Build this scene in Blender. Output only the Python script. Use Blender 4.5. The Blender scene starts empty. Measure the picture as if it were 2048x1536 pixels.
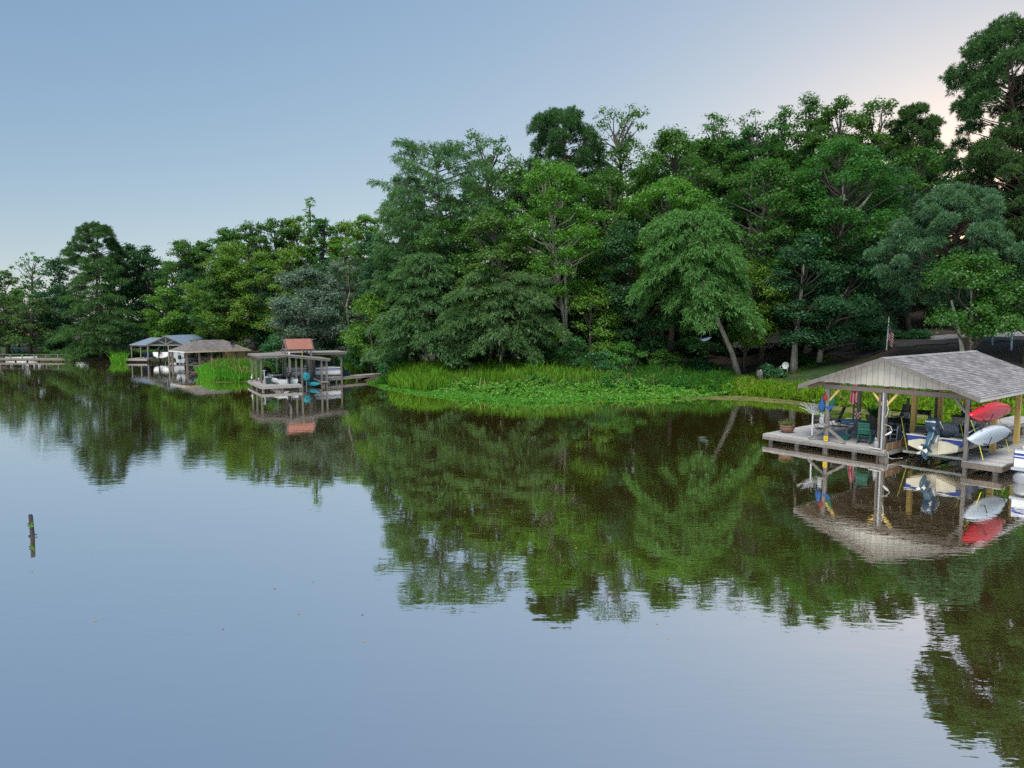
import bpy, math, random
import numpy as np
from mathutils import Vector, Matrix

R = math.radians
SC = bpy.context.scene
COL = SC.collection
random.seed(7)

# ------------------------------------------------------------------ camera, sky, fill lamp, exposure
FPX, PITCH, CAMZ = 1420.0, R(5.2), 6.0
cam_d = bpy.data.cameras.new("camera")
cam = bpy.data.objects.new("camera", cam_d)
COL.objects.link(cam)
cam.location = (0, 0, CAMZ)
cam.rotation_euler = (R(90) - PITCH, 0, 0)
cam_d.sensor_width = 36
cam_d.lens = 36 * FPX / 2048
cam_d.clip_end = 9000
cam_d.clip_start = 0.1
SC.camera = cam

SKY_AZ, SKY_EL = R(34), R(5)          # the sunset glow behind the trees, azimuth from +Y towards +X
FILL_AZ, FILL_EL = R(200), R(60)         # soft fill lamp behind the camera, added to brighten the shaded bank
w = bpy.data.worlds.new("World")
SC.world = w
w.use_nodes = True
wn, wl = w.node_tree.nodes, w.node_tree.links
wn.clear()
sky = wn.new("ShaderNodeTexSky")
sky.sky_type = 'NISHITA'
sky.sun_disc = False
sky.sun_elevation = SKY_EL
sky.sun_rotation = SKY_AZ
sky.altitude = 0
sky.air_density = 0.6
sky.dust_density = 0.3
sky.ozone_density = 1.0
bg = wn.new("ShaderNodeBackground")
bg.inputs[1].default_value = 0.15
wo = wn.new("ShaderNodeOutputWorld")
# high-dynamic-range photograph: every part of the sky goes through the same tone curve, one power per channel
sep, com = wn.new("ShaderNodeSeparateColor"), wn.new("ShaderNodeCombineColor")
wl.new(sky.outputs[0], sep.inputs[0])
for c, (g_, k_) in enumerate(((.636, .653), (.502, .7625), (.304, 1.03))):
    pw, ml = wn.new("ShaderNodeMath"), wn.new("ShaderNodeMath")
    pw.operation, ml.operation = 'POWER', 'MULTIPLY'
    pw.inputs[1].default_value = g_; ml.inputs[1].default_value = k_
    wl.new(sep.outputs[c], pw.inputs[0]); wl.new(pw.outputs[0], ml.inputs[0]); wl.new(ml.outputs[0], com.inputs[c])
wl.new(com.outputs[0], bg.inputs[0])
wl.new(bg.outputs[0], wo.inputs[0])

fill_d = bpy.data.lights.new("fill_lamp", 'SUN')  # added fill light, not aligned with the sunset glow
fill_d.energy = 1.4
fill_d.angle = R(35)
fill_d.color = (1.0, 0.96, 0.88)
fill_lamp = bpy.data.objects.new("fill_lamp", fill_d)
COL.objects.link(fill_lamp)
sd_ = Vector((math.sin(FILL_AZ) * math.cos(FILL_EL), math.cos(FILL_AZ) * math.cos(FILL_EL), math.sin(FILL_EL)))
fill_lamp.rotation_euler = sd_.to_track_quat('Z', 'Y').to_euler()

SC.view_settings.view_transform = 'Standard'
SC.view_settings.look = 'None'
SC.view_settings.gamma = 1
SC.view_settings.use_curve_mapping = False
SC.view_settings.exposure = 1.62
SC.render.engine = 'CYCLES'
SC.cycles.max_bounces = 8
SC.cycles.diffuse_bounces = 6
SC.cycles.glossy_bounces = 3
SC.cycles.transmission_bounces = 4
SC.cycles.use_denoising = False

# ------------------------------------------------------------------ helpers
def ray(px, py):
    u, v = (px - 1024) / FPX, (768 - py) / FPX
    return u, math.cos(PITCH) + v * math.sin(PITCH), -math.sin(PITCH) + v * math.cos(PITCH)

def at(px, py, z=0.0):
    """point of the plane at height z that lies on the sight line of photo pixel (px,py)"""
    x, y, zz = ray(px, py)
    t = (z - CAMZ) / zz
    return (x * t, y * t, z)

def atY(px, py, Y):
    x, y, zz = ray(px, py)
    t = Y / y
    return (x * t, Y, CAMZ + zz * t)

def tag(o, label=None, cat=None, group=None, kind=None):
    if label: o["label"] = label
    if cat: o["category"] = cat
    if group: o["group"] = group
    if kind: o["kind"] = kind
    return o

def thing(name, label, cat, loc=(0, 0, 0), rz=0.0, group=None):
    o = bpy.data.objects.new(name, None)
    o.empty_display_size = 0.3
    COL.objects.link(o)
    o.location = loc
    o.rotation_euler = (0, 0, rz)
    return tag(o, label, cat, group)

def children(o):
    return [c for c in bpy.data.objects if c.parent == o]

def copy_tree(o, parent=None, kids=None):
    if kids is None:
        kids = {}
        for c in bpy.data.objects:
            if c.parent: kids.setdefault(c.parent.name, []).append(c)
    c = o.copy()
    COL.objects.link(c)
    if parent is not None: c.parent = parent
    for ch in kids.get(o.name, []):
        copy_tree(ch, c, kids)
    return c

class MB:
    def __init__(s): s.v = []; s.f = []; s.m = []; s.cur = 0
    def add(s, vs, fs):
        b = len(s.v)
        s.v += [tuple(p) for p in vs]
        for f in fs:
            s.f.append(tuple(i + b for i in f)); s.m.append(s.cur)
        return s
    def box(s, c, d, rz=0.0, rx=0.0, ry=0.0):
        M = Matrix.Translation(Vector(c)) @ Matrix.Rotation(rz, 4, 'Z') @ Matrix.Rotation(ry, 4, 'Y') @ Matrix.Rotation(rx, 4, 'X')
        hx, hy, hz = d[0] / 2, d[1] / 2, d[2] / 2
        vs = [M @ Vector((x, y, z)) for z in (-hz, hz) for y in (-hy, hy) for x in (-hx, hx)]
        return s.add(vs, [(0, 2, 3, 1), (4, 5, 7, 6), (0, 1, 5, 4), (2, 6, 7, 3), (0, 4, 6, 2), (1, 3, 7, 5)])
    def beam(s, p, q, w_, h_, up=(0, 0, 1)):
        p, q = Vector(p), Vector(q)
        d = (q - p).normalized()
        u = Vector(up)
        if abs(d.dot(u)) > .98: u = Vector((0, 1, 0))
        a = d.cross(u).normalized(); b = a.cross(d).normalized()
        vs = []
        for o in (p, q):
            for sx, sy in ((-1, -1), (1, -1), (1, 1), (-1, 1)):
                vs.append(o + a * (sx * w_ / 2) + b * (sy * h_ / 2))
        return s.add(vs, [(3, 2, 1, 0), (4, 5, 6, 7), (0, 1, 5, 4), (1, 2, 6, 5), (2, 3, 7, 6), (3, 0, 4, 7)])
    def tube(s, pts, rad, n=8, cap=True):
        pts = [Vector(p) for p in pts]
        if not isinstance(rad, (list, tuple)): rad = [rad] * len(pts)
        rings = []
        for i, p in enumerate(pts):
            d = (pts[min(i + 1, len(pts) - 1)] - pts[max(i - 1, 0)])
            d = d.normalized() if d.length > 1e-9 else Vector((0, 0, 1))
            ref = Vector((1, 0, 0)) if abs(d.x) < .8 else Vector((0, 1, 0))
            a = d.cross(ref).normalized(); b = d.cross(a)
            rings.append([p + (a * math.cos(2 * math.pi * k / n) + b * math.sin(2 * math.pi * k / n)) * rad[i] for k in range(n)])
        vs = [q for r_ in rings for q in r_]
        fs = []
        for i in range(len(pts) - 1):
            for k in range(n):
                k2 = (k + 1) % n
                fs.append((i * n + k, i * n + k2, (i + 1) * n + k2, (i + 1) * n + k))
        if cap:
            fs.append(tuple(range(n))[::-1]); fs.append(tuple((len(pts) - 1) * n + k for k in range(n)))
        return s.add(vs, fs)
    def lathe(s, prof, n=16, c=(0, 0, 0)):
        vs, fs = [], []
        for r_, z in prof:
            for k in range(n):
                a = 2 * math.pi * k / n
                vs.append((c[0] + r_ * math.cos(a), c[1] + r_ * math.sin(a), c[2] + z))
        for i in range(len(prof) - 1):
            for k in range(n):
                k2 = (k + 1) % n
                fs.append((i * n + k, i * n + k2, (i + 1) * n + k2, (i + 1) * n + k))
        fs.append(tuple(range(n))[::-1]); fs.append(tuple((len(prof) - 1) * n + k for k in range(n)))
        return s.add(vs, fs)
    def extr(s, poly, vec):
        n = len(poly); vec = Vector(vec)
        vs = [Vector(p) for p in poly] + [Vector(p) + vec for p in poly]
        fs = [tuple(range(n))[::-1], tuple(range(n, 2 * n))]
        for i in range(n):
            j = (i + 1) % n
            fs.append((i, j, n + j, n + i))
        return s.add(vs, fs)
    def loft(s, secs, closed=False, caps=True):
        n = len(secs[0]); vs = [p for q in secs for p in q]; fs = []
        for i in range(len(secs) - 1):
            for k in range(n if closed else n - 1):
                k2 = (k + 1) % n
                fs.append((i * n + k, i * n + k2, (i + 1) * n + k2, (i + 1) * n + k))
        if caps:
            fs.append(tuple(range(n))[::-1]); fs.append(tuple((len(secs) - 1) * n + k for k in range(n)))
        return s.add(vs, fs)
    def quad(s, *p): return s.add(p, [tuple(range(len(p)))])
    def ell(s, c, r_, n=12, m=7):
        prof = [(math.cos(a), math.sin(a)) for a in np.linspace(-math.pi / 2 + .02, math.pi / 2 - .02, m)]
        b = MB().lathe(prof, n)
        return s.add([(c[0] + x * r_[0], c[1] + y * r_[1], c[2] + z * r_[2]) for x, y, z in b.v], b.f)
    def mesh(s, name, mats, smooth=False):
        me = bpy.data.meshes.new(name)
        me.from_pydata([tuple(p) for p in s.v], [], s.f)
        mats = mats if isinstance(mats, (list, tuple)) else [mats]
        for m_ in mats: me.materials.append(m_)
        me.polygons.foreach_set("material_index", s.m)
        if smooth: me.polygons.foreach_set("use_smooth", [True] * len(s.f))
        me.update()
        return me
    def build(s, name, mats, parent=None, smooth=False, bevel=0, label=None, kind=None, loc=None, rot=None):
        o = bpy.data.objects.new(name, s.mesh(name, mats, smooth))
        COL.objects.link(o)
        if parent is not None: o.parent = parent
        if loc: o.location = loc
        if rot: o.rotation_euler = rot
        if bevel:
            b = o.modifiers.new("bevel", 'BEVEL'); b.width = bevel; b.segments = 2; b.limit_method = 'ANGLE'
        if label: o["label"] = label
        if kind: o["kind"] = kind
        return o

def share(name, me, parent=None, loc=(0, 0, 0), rot=(0, 0, 0), scale=None):
    o = bpy.data.objects.new(name, me)
    COL.objects.link(o)
    if parent is not None: o.parent = parent
    o.location = loc; o.rotation_euler = rot
    if scale: o.scale = scale
    return o

def np_mesh(name, V, F, mat_):
    """V (n,3); F list of (array (m,k))"""
    me = bpy.data.meshes.new(name)
    V = np.asarray(V, np.float32)
    me.vertices.add(len(V)); me.vertices.foreach_set("co", V.ravel())
    loops = np.concatenate([f.ravel() for f in F]).astype(np.int32)
    tot = np.concatenate([np.full(len(f), f.shape[1], np.int32) for f in F])
    st = np.concatenate([[0], np.cumsum(tot)[:-1]]).astype(np.int32)
    me.loops.add(len(loops)); me.loops.foreach_set("vertex_index", loops)
    me.polygons.add(len(tot)); me.polygons.foreach_set("loop_start", st); me.polygons.foreach_set("loop_total", tot)
    me.materials.append(mat_)
    me.update(calc_edges=True)
    return me

def np_obj(name, me, parent=None):
    o = bpy.data.objects.new(name, me)
    COL.objects.link(o)
    if parent is not None: o.parent = parent
    return o

# ------------------------------------------------------------------ materials
def new_mat(name):
    m_ = bpy.data.materials.new(name); m_.use_nodes = True
    nt = m_.node_tree; nt.nodes.clear()
    out = nt.nodes.new("ShaderNodeOutputMaterial")
    return m_, nt, nt.nodes, nt.links, out

def mul(c, k): return tuple(min(1, x * k) for x in c[:3]) + (1,)

def surf(name, col, rough=.6, var=.25, scale=6.0, stretch=(1, 1, 1), metal=0.0, bump=0.0, island=False, objvar=.15, col2=None, bscale=None, spec=.4):
    m_, nt, N, L, out = new_mat(name)
    p = N.new("ShaderNodeBsdfPrincipled")
    p.inputs["Roughness"].default_value = rough
    p.inputs["Metallic"].default_value = metal
    p.inputs["Specular IOR Level"].default_value = spec
    tc = N.new("ShaderNodeTexCoord"); mp = N.new("ShaderNodeMapping"); mp.inputs["Scale"].default_value = stretch
    L.new(tc.outputs["Object"], mp.inputs[0])
    nz = N.new("ShaderNodeTexNoise"); nz.inputs["Scale"].default_value = scale; nz.inputs["Detail"].default_value = 5; nz.inputs["Roughness"].default_value = .65
    L.new(mp.outputs[0], nz.inputs["Vector"])
    rp = N.new("ShaderNodeValToRGB")
    rp.color_ramp.elements[0].position = .3; rp.color_ramp.elements[1].position = .72
    rp.color_ramp.elements[0].color = mul(col, 1 - var); rp.color_ramp.elements[1].color = (tuple(col2) + (1,)) if col2 else mul(col, 1 + var)
    L.new(nz.outputs[0], rp.inputs[0])
    hsv = N.new("ShaderNodeHueSaturation")
    L.new(rp.outputs[0], hsv.inputs["Color"])
    mr = N.new("ShaderNodeMapRange"); mr.inputs[3].default_value = 1 - objvar; mr.inputs[4].default_value = 1 + objvar
    if island:
        g = N.new("ShaderNodeNewGeometry"); L.new(g.outputs["Random Per Island"], mr.inputs[0])
    else:
        oi = N.new("ShaderNodeObjectInfo"); L.new(oi.outputs["Random"], mr.inputs[0])
    L.new(mr.outputs[0], hsv.inputs["Value"])
    L.new(hsv.outputs[0], p.inputs["Base Color"])
    if bump:
        nb = N.new("ShaderNodeTexNoise"); nb.inputs["Scale"].default_value = bscale or scale * 3; nb.inputs["Detail"].default_value = 4
        L.new(mp.outputs[0], nb.inputs["Vector"])
        bp = N.new("ShaderNodeBump"); bp.inputs["Strength"].default_value = bump; bp.inputs["Distance"].default_value = .02
        L.new(nb.outputs[0], bp.inputs["Height"]); L.new(bp.outputs[0], p.inputs["Normal"])
    L.new(p.outputs[0], out.inputs[0])
    return m_

def leafmat(name, col, tcol=None, trans=.45, var=.38, gloss=.0, rough=.45, hue=.03):
    m_, nt, N, L, out = new_mat(name)
    g = N.new("ShaderNodeNewGeometry"); oi = N.new("ShaderNodeObjectInfo")
    mr = N.new("ShaderNodeMapRange"); mr.inputs[3].default_value = 1 - var; mr.inputs[4].default_value = 1 + var
    L.new(g.outputs["Random Per Island"], mr.inputs[0])
    mo = N.new("ShaderNodeMapRange"); mo.inputs[3].default_value = .5 - hue; mo.inputs[4].default_value = .5 + hue * .6
    L.new(oi.outputs["Random"], mo.inputs[0])
    mh = N.new("ShaderNodeMath"); mh.operation = 'MULTIPLY_ADD'; mh.inputs[1].default_value = .05; mh.inputs[2].default_value = -.025
    fr = N.new("ShaderNodeMath"); fr.operation = 'FRACT'; m7 = N.new("ShaderNodeMath"); m7.operation = 'MULTIPLY'; m7.inputs[1].default_value = 7.31
    L.new(g.outputs["Random Per Island"], m7.inputs[0]); L.new(m7.outputs[0], fr.inputs[0]); L.new(fr.outputs[0], mh.inputs[0])
    ad = N.new("ShaderNodeMath"); ad.operation = 'ADD'; L.new(mo.outputs[0], ad.inputs[0]); L.new(mh.outputs[0], ad.inputs[1])
    h = N.new("ShaderNodeHueSaturation"); h.inputs["Color"].default_value = tuple(col) + (1,)
    L.new(mr.outputs[0], h.inputs["Value"]); L.new(ad.outputs[0], h.inputs["Hue"])
    d = N.new("ShaderNodeBsdfDiffuse"); L.new(h.outputs[0], d.inputs[0])
    t = N.new("ShaderNodeBsdfTranslucent")
    tc = tcol or (col[0] * 1.3, col[1] * 1.3, col[2] * .6)
    h2 = N.new("ShaderNodeHueSaturation"); h2.inputs["Color"].default_value = tuple(tc) + (1,)
    L.new(mr.outputs[0], h2.inputs["Value"]); L.new(h2.outputs[0], t.inputs[0])
    mx = N.new("ShaderNodeMixShader"); mx.inputs[0].default_value = trans
    L.new(d.outputs[0], mx.inputs[1]); L.new(t.outputs[0], mx.inputs[2])
    last = mx
    if gloss:
        gl = N.new("ShaderNodeBsdfGlossy"); gl.inputs["Roughness"].default_value = rough
        m2 = N.new("ShaderNodeMixShader"); m2.inputs[0].default_value = gloss
        L.new(mx.outputs[0], m2.inputs[1]); L.new(gl.outputs[0], m2.inputs[2]); last = m2
    L.new(last.outputs[0], out.inputs[0])
    return m_

M = {}
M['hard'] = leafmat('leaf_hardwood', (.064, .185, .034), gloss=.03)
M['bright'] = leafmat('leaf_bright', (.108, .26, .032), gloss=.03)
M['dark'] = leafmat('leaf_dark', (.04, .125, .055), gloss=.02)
M['grey'] = leafmat('leaf_greygreen', (.115, .185, .125), gloss=.03, trans=.25)
M['cyp'] = leafmat('leaf_cypress', (.098, .21, .082), gloss=.02)
M['cyp_o'] = leafmat('leaf_cypress_olive', (.072, .155, .045), gloss=.02)
M['cyp_l'] = leafmat('leaf_cypress_light', (.10, .265, .075), gloss=.02)
M['pine'] = leafmat('needle_pine', (.068, .155, .052), trans=.25, gloss=.03)
M['pine_b'] = leafmat('needle_blue', (.11, .235, .13), trans=.25, gloss=.03)
M['shrub'] = leafmat('leaf_shrub', (.075,.26,.045), gloss=.03)
M['shrub_d'] = leafmat('leaf_shrub_dark', (.046,.175,.06), gloss=.03)
M['prim'] = leafmat('leaf_primrose', (.125,.37,.045), gloss=.03, var=.45)
M['prim2'] = leafmat('leaf_primrose_low', (.12, .32, .035), gloss=.02, var=.45)
M['dry'] = leafmat('blade_dry', (.30, .24, .11), trans=.2, var=.4)
M['reed'] = leafmat('blade_reed', (.12,.31,.035), var=.4)
M['reed_d'] = leafmat('blade_reed_dark', (.075, .20, .035), var=.4)
M['pick'] = leafmat('blade_yellow', (.185, .34, .03), var=.45)
M['bark'] = surf('bark', (.085, .073, .062), .9, .45, 3, (2, 2, .5), bump=.6, bscale=9)
M['bark_p'] = surf('bark_pale', (.36, .33, .28), .9, .4, 3, (2, 2, .5), bump=.6, bscale=9)
M['bark_m'] = surf('bark_grey', (.20, .18, .155), .9, .45, 3, (2, 2, .5), bump=.6, bscale=9)
M['bark_r'] = surf('bark_pine', (.11, .075, .058), .9, .45, 3, (2, 2, .6), bump=.6, bscale=9)
M['wood'] = surf('wood_weathered', (.27, .25, .23), .8, .35, 5, (1, 6, 6), bump=.3)
M['wood_d'] = surf('wood_weathered_dark', (.17, .14, .115), .8, .4, 5, (6, 6, 1), bump=.3)
M['wood_g'] = surf('wood_grey_post', (.18, .165, .15), .85, .4, 4, (6, 6, .7), bump=.4)
M['wood_y'] = surf('wood_new_treated', (.56, .40, .13), .7, .25, 4, (6, 6, .5), bump=.2)
M['wood_b'] = surf('wood_brown', (.22, .13, .065), .7, .35, 5, (1, 6, 6), bump=.2)
M['deck'] = surf('deck_board', (.41, .395, .385), .8, .3, 6, (1, 8, 8), bump=.3, objvar=.22)
M['deck_i'] = surf('deck_board_joined', (.33, .31, .295), .8, .3, 6, (1, 8, 8), bump=.3, objvar=.22, island=True)
M['siding'] = surf('siding_paint', (.43, .40, .345), .6, .12, 3, (3, 3, .6), objvar=.07, bump=.1)
M['shingle'] = surf('roof_shingle', (.26, .245, .25), .95, .34, 1.1, island=True, objvar=.28, bump=.4, bscale=60)
M['shingle_b'] = surf('roof_shingle_brown', (.215, .19, .18), .95, .22, 14, island=True, objvar=.28, bump=.4, bscale=60)
M['ceiling'] = surf('roof_underside', (.16, .12, .09), .9)
M['metal_blue'] = surf('roof_metal_blue', (.27, .34, .44), .4, .08, 2, metal=.3)
M['copper'] = surf('roof_copper_red', (.32, .135, .10), .5, .12, 2, objvar=.06)
M['teal_paint'] = surf('paint_teal', (.05, .11, .105), .6)
M['white'] = surf('paint_white', (.78, .79, .78), .4, .06, 3, objvar=.03)
M['offwhite'] = surf('paint_offwhite', (.58, .57, .51), .5, .15, 4, objvar=.04)
M['cream'] = surf('gelcoat_cream', (.60, .55, .42), .3, .15, 4, objvar=.02)
M['yellow_w'] = surf('wall_yellow', (.60, .46, .20), .7, .1, 3, objvar=.05)
M['yellow_p'] = surf('plate_yellow', (.75, .52, .02), .5, .05)
M['yellow_s'] = surf('strap_yellow', (.62, .60, .06), .7, .15)
M['blue_h'] = surf('gelcoat_blue', (.02, .045, .26), .2, .1, spec=.6)
M['navy'] = surf('cowl_navy', (.028, .06, .105), .22, .12, spec=.6)
M['motor'] = surf('motor_blue_grey', (.05, .11, .16), .3, .15, spec=.5)
M['black'] = surf('black_plastic', (.018, .018, .02), .45, .2)
M['char'] = surf('charcoal', (.05, .05, .055), .6, .2)
M['grey'] = M['grey']
M['sling'] = surf('sling_fabric', (.085, .075, .07), .8, .15)
M['dgrey'] = surf('carpet_grey', (.10, .115, .125), .9, .2)
M['lgrey'] = surf('plastic_lightgrey', (.42, .45, .48), .5, .1)
M['alu'] = surf('aluminium', (.36, .38, .40), .5, .15, metal=.2)
M['red_k'] = surf('kayak_red', (.50, .01, .025), .3, .1, spec=.5)
M['white_k'] = surf('kayak_white', (.50, .57, .63), .3, .08, spec=.5)
M['teal'] = surf('plastic_teal', (.015, .19, .24), .4, .1)
M['teal_d'] = surf('plastic_dark_teal', (.012, .11, .10), .45, .15)
M['green_d'] = surf('plastic_dark_green', (.012, .125, .085), .4, .1)
M['tub_g'] = surf('bin_green', (.035, .065, .06), .5, .1)
M['blue_c'] = surf('chair_blue', (.015, .05, .26), .5, .1)
M['blue_f'] = surf('fabric_blue', (.015, .085, .26), .7, .15)
M['red_f'] = surf('fabric_red', (.24, .035, .025), .8, .2)
M['green_f'] = surf('fabric_green', (.015, .12, .05), .8, .2)
M['crimson'] = surf('parasol_crimson', (.34, .03, .07), .8, .15)
M['pink_s'] = surf('parasol_pale_stripe', (.62, .34, .34), .8, .15)
M['terracotta'] = surf('planter_clay', (.30, .16, .11), .8, .25, 5, bump=.3)
M['fl_red'] = surf('flag_red', (.42, .06, .06), .8, .1)
M['fl_white'] = surf('flag_white', (.68, .64, .62), .8, .08)
M['fl_blue'] = surf('flag_blue', (.02, .03, .13), .8, .1)
M['glass_d'] = surf('glass_dark', (.02, .03, .035), .08, .1, spec=.8)
M['stone'] = surf('stone', (.24, .21, .17), .9, .35, 4, bump=.6)
M['asphalt'] = surf('driveway_asphalt', (.05, .046, .047), .9, .25, 1.5, bump=.3)
M['concrete'] = surf('driveway_concrete', (.30, .275, .27), .9, .2, 1.2, bump=.2)
M['lawn'] = surf('lawn_grass', (.026, .062, .014), .95, .4, 1.4, col2=(.042, .085, .02), bump=.8, bscale=18)
M['lamp_w'] = surf('bulb_white', (.8, .8, .75), .3, .03)
M['twine'] = surf('rope_pale', (.52, .55, .45), .8, .1)
M['mud_wall'] = surf('wall_dark_teal', (.035, .06, .07), .7, .15)
M['trunk_glass'] = M['glass_d']
M['tail'] = surf('tail_light_red', (.35, .02, .02), .25, .05)
M['car'] = surf('car_paint_dark', (.02, .024, .028), .18, .1, spec=.7)
M['algae'] = surf('floating_algae', (.12, .13, .035), .9, .45, .9, col2=(.20, .20, .06), bump=.4)

# ------------------------------------------------------------------ shoreline, terrain, lake
SH_PX = [(-400, 716), (-150, 717), (0, 718), (60, 719), (140, 720), (235, 722), (300, 720), (345, 719), (385, 724), (398, 738), (425, 752),
         (470, 757), (505, 752), (530, 747), (600, 744), (680, 747), (700, 753), (740, 764), (790, 772), (860, 782), (940, 790), (1020, 796),
         (1090, 798), (1160, 793), (1230, 790), (1320, 790), (1400, 789), (1480, 790), (1560, 797), (1640, 808), (1720, 816),
         (1800, 822), (1880, 826), (1960, 828), (2048, 829), (2200, 834), (2600, 840)]
SHORE = np.array([at(x, y)[:2] for x, y in SH_PX])
SHORE = np.concatenate([[[-3000, 118]], SHORE, [[3000, 40]]])
POLY = np.concatenate([SHORE, [[3000, 6000], [-3000, 6000]]])

def inland(P):
    """signed distance (m) behind the shoreline, negative over the lake"""
    P = np.asarray(P, float).reshape(-1, 2)
    d2 = np.full(len(P), 1e18)
    for a, b in zip(SHORE[:-1], SHORE[1:]):
        ab = b - a
        t = np.clip(((P - a) @ ab) / (ab @ ab), 0, 1)
        q = a + t[:, None] * ab - P
        d2 = np.minimum(d2, (q * q).sum(1))
    ins = np.zeros(len(P), bool)
    n = len(POLY)
    for i in range(n):
        (x1, y1), (x2, y2) = POLY[i], POLY[(i + 1) % n]
        c = (y1 > P[:, 1]) != (y2 > P[:, 1])
        with np.errstate(divide='ignore', invalid='ignore'):
            xi = (x2 - x1) * (P[:, 1] - y1) / (y2 - y1) + x1
        ins ^= c & (P[:, 0] < xi)
    return np.where(ins, 1, -1) * np.sqrt(d2)

def wave(x, y, k=1.0, s=0.0):
    return (np.sin(.9 * k * x + 1.3 * s) * np.cos(1.1 * k * y + s) + .6 * np.sin(2.1 * k * x - 1.7 * k * y + 2 * s) + .4 * np.cos(3.7 * k * x + 2.9 * k * y + s)) / 2

def ground_z(P):
    P = np.asarray(P, float).reshape(-1, 2)
    s = inland(P)
    x = P[:, 0]
    z = np.where(s < 0, np.maximum(-1.6, s * .35), .10 + .28 * np.minimum(s, 1.6) / 1.6)
    z += np.where(s > 1.6, .07 * np.minimum(np.maximum(s - 1.6, 0), 45), 0) * np.clip((x + 60) / 50, .3, 1)
    z += .20 * np.clip((x - 24) / 9, 0, 1) * np.clip(s - 2.5, 0, 11)
    z += .14 * np.clip(s - 34, 0, 90) * np.clip((x + 45) / 15, .12, 1)
    z += np.where(s > 2, .05 * wave(x, P[:, 1], .5), 0)
    return z

def atg(px, py):
    """point of the terrain on the sight line of photo pixel (px,py)"""
    z = 0.0
    for _ in range(12): z = .5 * z + .5 * max(0.0, float(ground_z([at(px, py, min(z, 5.0))[:2]])[0]))
    return at(px, py, z)

def gz(x, y): return float(ground_z([[x, y]])[0])

def axis(lo, hi, step, far):
    a = list(np.arange(lo, hi + step / 2, step)); d = step
    l, r_ = [lo], [hi]
    while l[-1] > -far: d *= 1.35; l.append(l[-1] - d)
    d = step
    while r_[-1] < far: d *= 1.35; r_.append(r_[-1] + d)
    return np.array(l[:0:-1] + a + r_[1:])

def build_ground():
    xs, ys = axis(-75, 60, 1.0, 3500), axis(35, 125, 1.0, 3500)
    X, Y = np.meshgrid(xs, ys)
    P = np.stack([X.ravel(), Y.ravel()], 1)
    Z = ground_z(P)
    V = np.concatenate([P, Z[:, None]], 1)
    nx, ny = len(xs), len(ys)
    i = (np.arange(ny - 1)[:, None] * nx + np.arange(nx - 1)[None, :]).ravel()
    F = np.stack([i, i + 1, i + nx + 1, i + nx], 1)
    m_, nt, N, L, out = new_mat("forest_floor")
    p = N.new("ShaderNodeBsdfPrincipled"); p.inputs["Roughness"].default_value = .95
    tc = N.new("ShaderNodeTexCoord")
    n1 = N.new("ShaderNodeTexNoise"); n1.inputs["Scale"].default_value = .25; n1.inputs["Detail"].default_value = 8
    n2 = N.new("ShaderNodeTexNoise"); n2.inputs["Scale"].default_value = 5; n2.inputs["Detail"].default_value = 6
    L.new(tc.outputs["Object"], n1.inputs["Vector"]); L.new(tc.outputs["Object"], n2.inputs["Vector"])
    r1 = N.new("ShaderNodeValToRGB")
    r1.color_ramp.elements[0].color = (.035, .045, .018, 1); r1.color_ramp.elements[0].position = .36
    r1.color_ramp.elements[1].color = (.075, .05, .036, 1); r1.color_ramp.elements[1].position = .56
    r2 = N.new("ShaderNodeValToRGB"); r2.color_ramp.elements[0].color = (.45, .45, .45, 1); r2.color_ramp.elements[1].color = (1.3, 1.25, 1.2, 1)
    L.new(n1.outputs[0], r1.inputs[0]); L.new(n2.outputs[0], r2.inputs[0])
    mm = N.new("ShaderNodeMix"); mm.data_type = 'RGBA'; mm.blend_type = 'MULTIPLY'; mm.inputs[0].default_value = 1
    L.new(r1.outputs[0], mm.inputs[6]); L.new(r2.outputs[0], mm.inputs[7])
    L.new(mm.outputs[2], p.inputs["Base Color"])
    bp = N.new("ShaderNodeBump"); bp.inputs["Strength"].default_value = .6; bp.inputs["Distance"].default_value = .1
    L.new(n2.outputs[0], bp.inputs["Height"]); L.new(bp.outputs[0], p.inputs["Normal"])
    L.new(p.outputs[0], out.inputs[0])
    o = np_obj("ground", np_mesh("ground", V, [F], m_))
    tag(o, "wooded bank and forest floor behind the lake", kind="structure")
build_ground()

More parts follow.
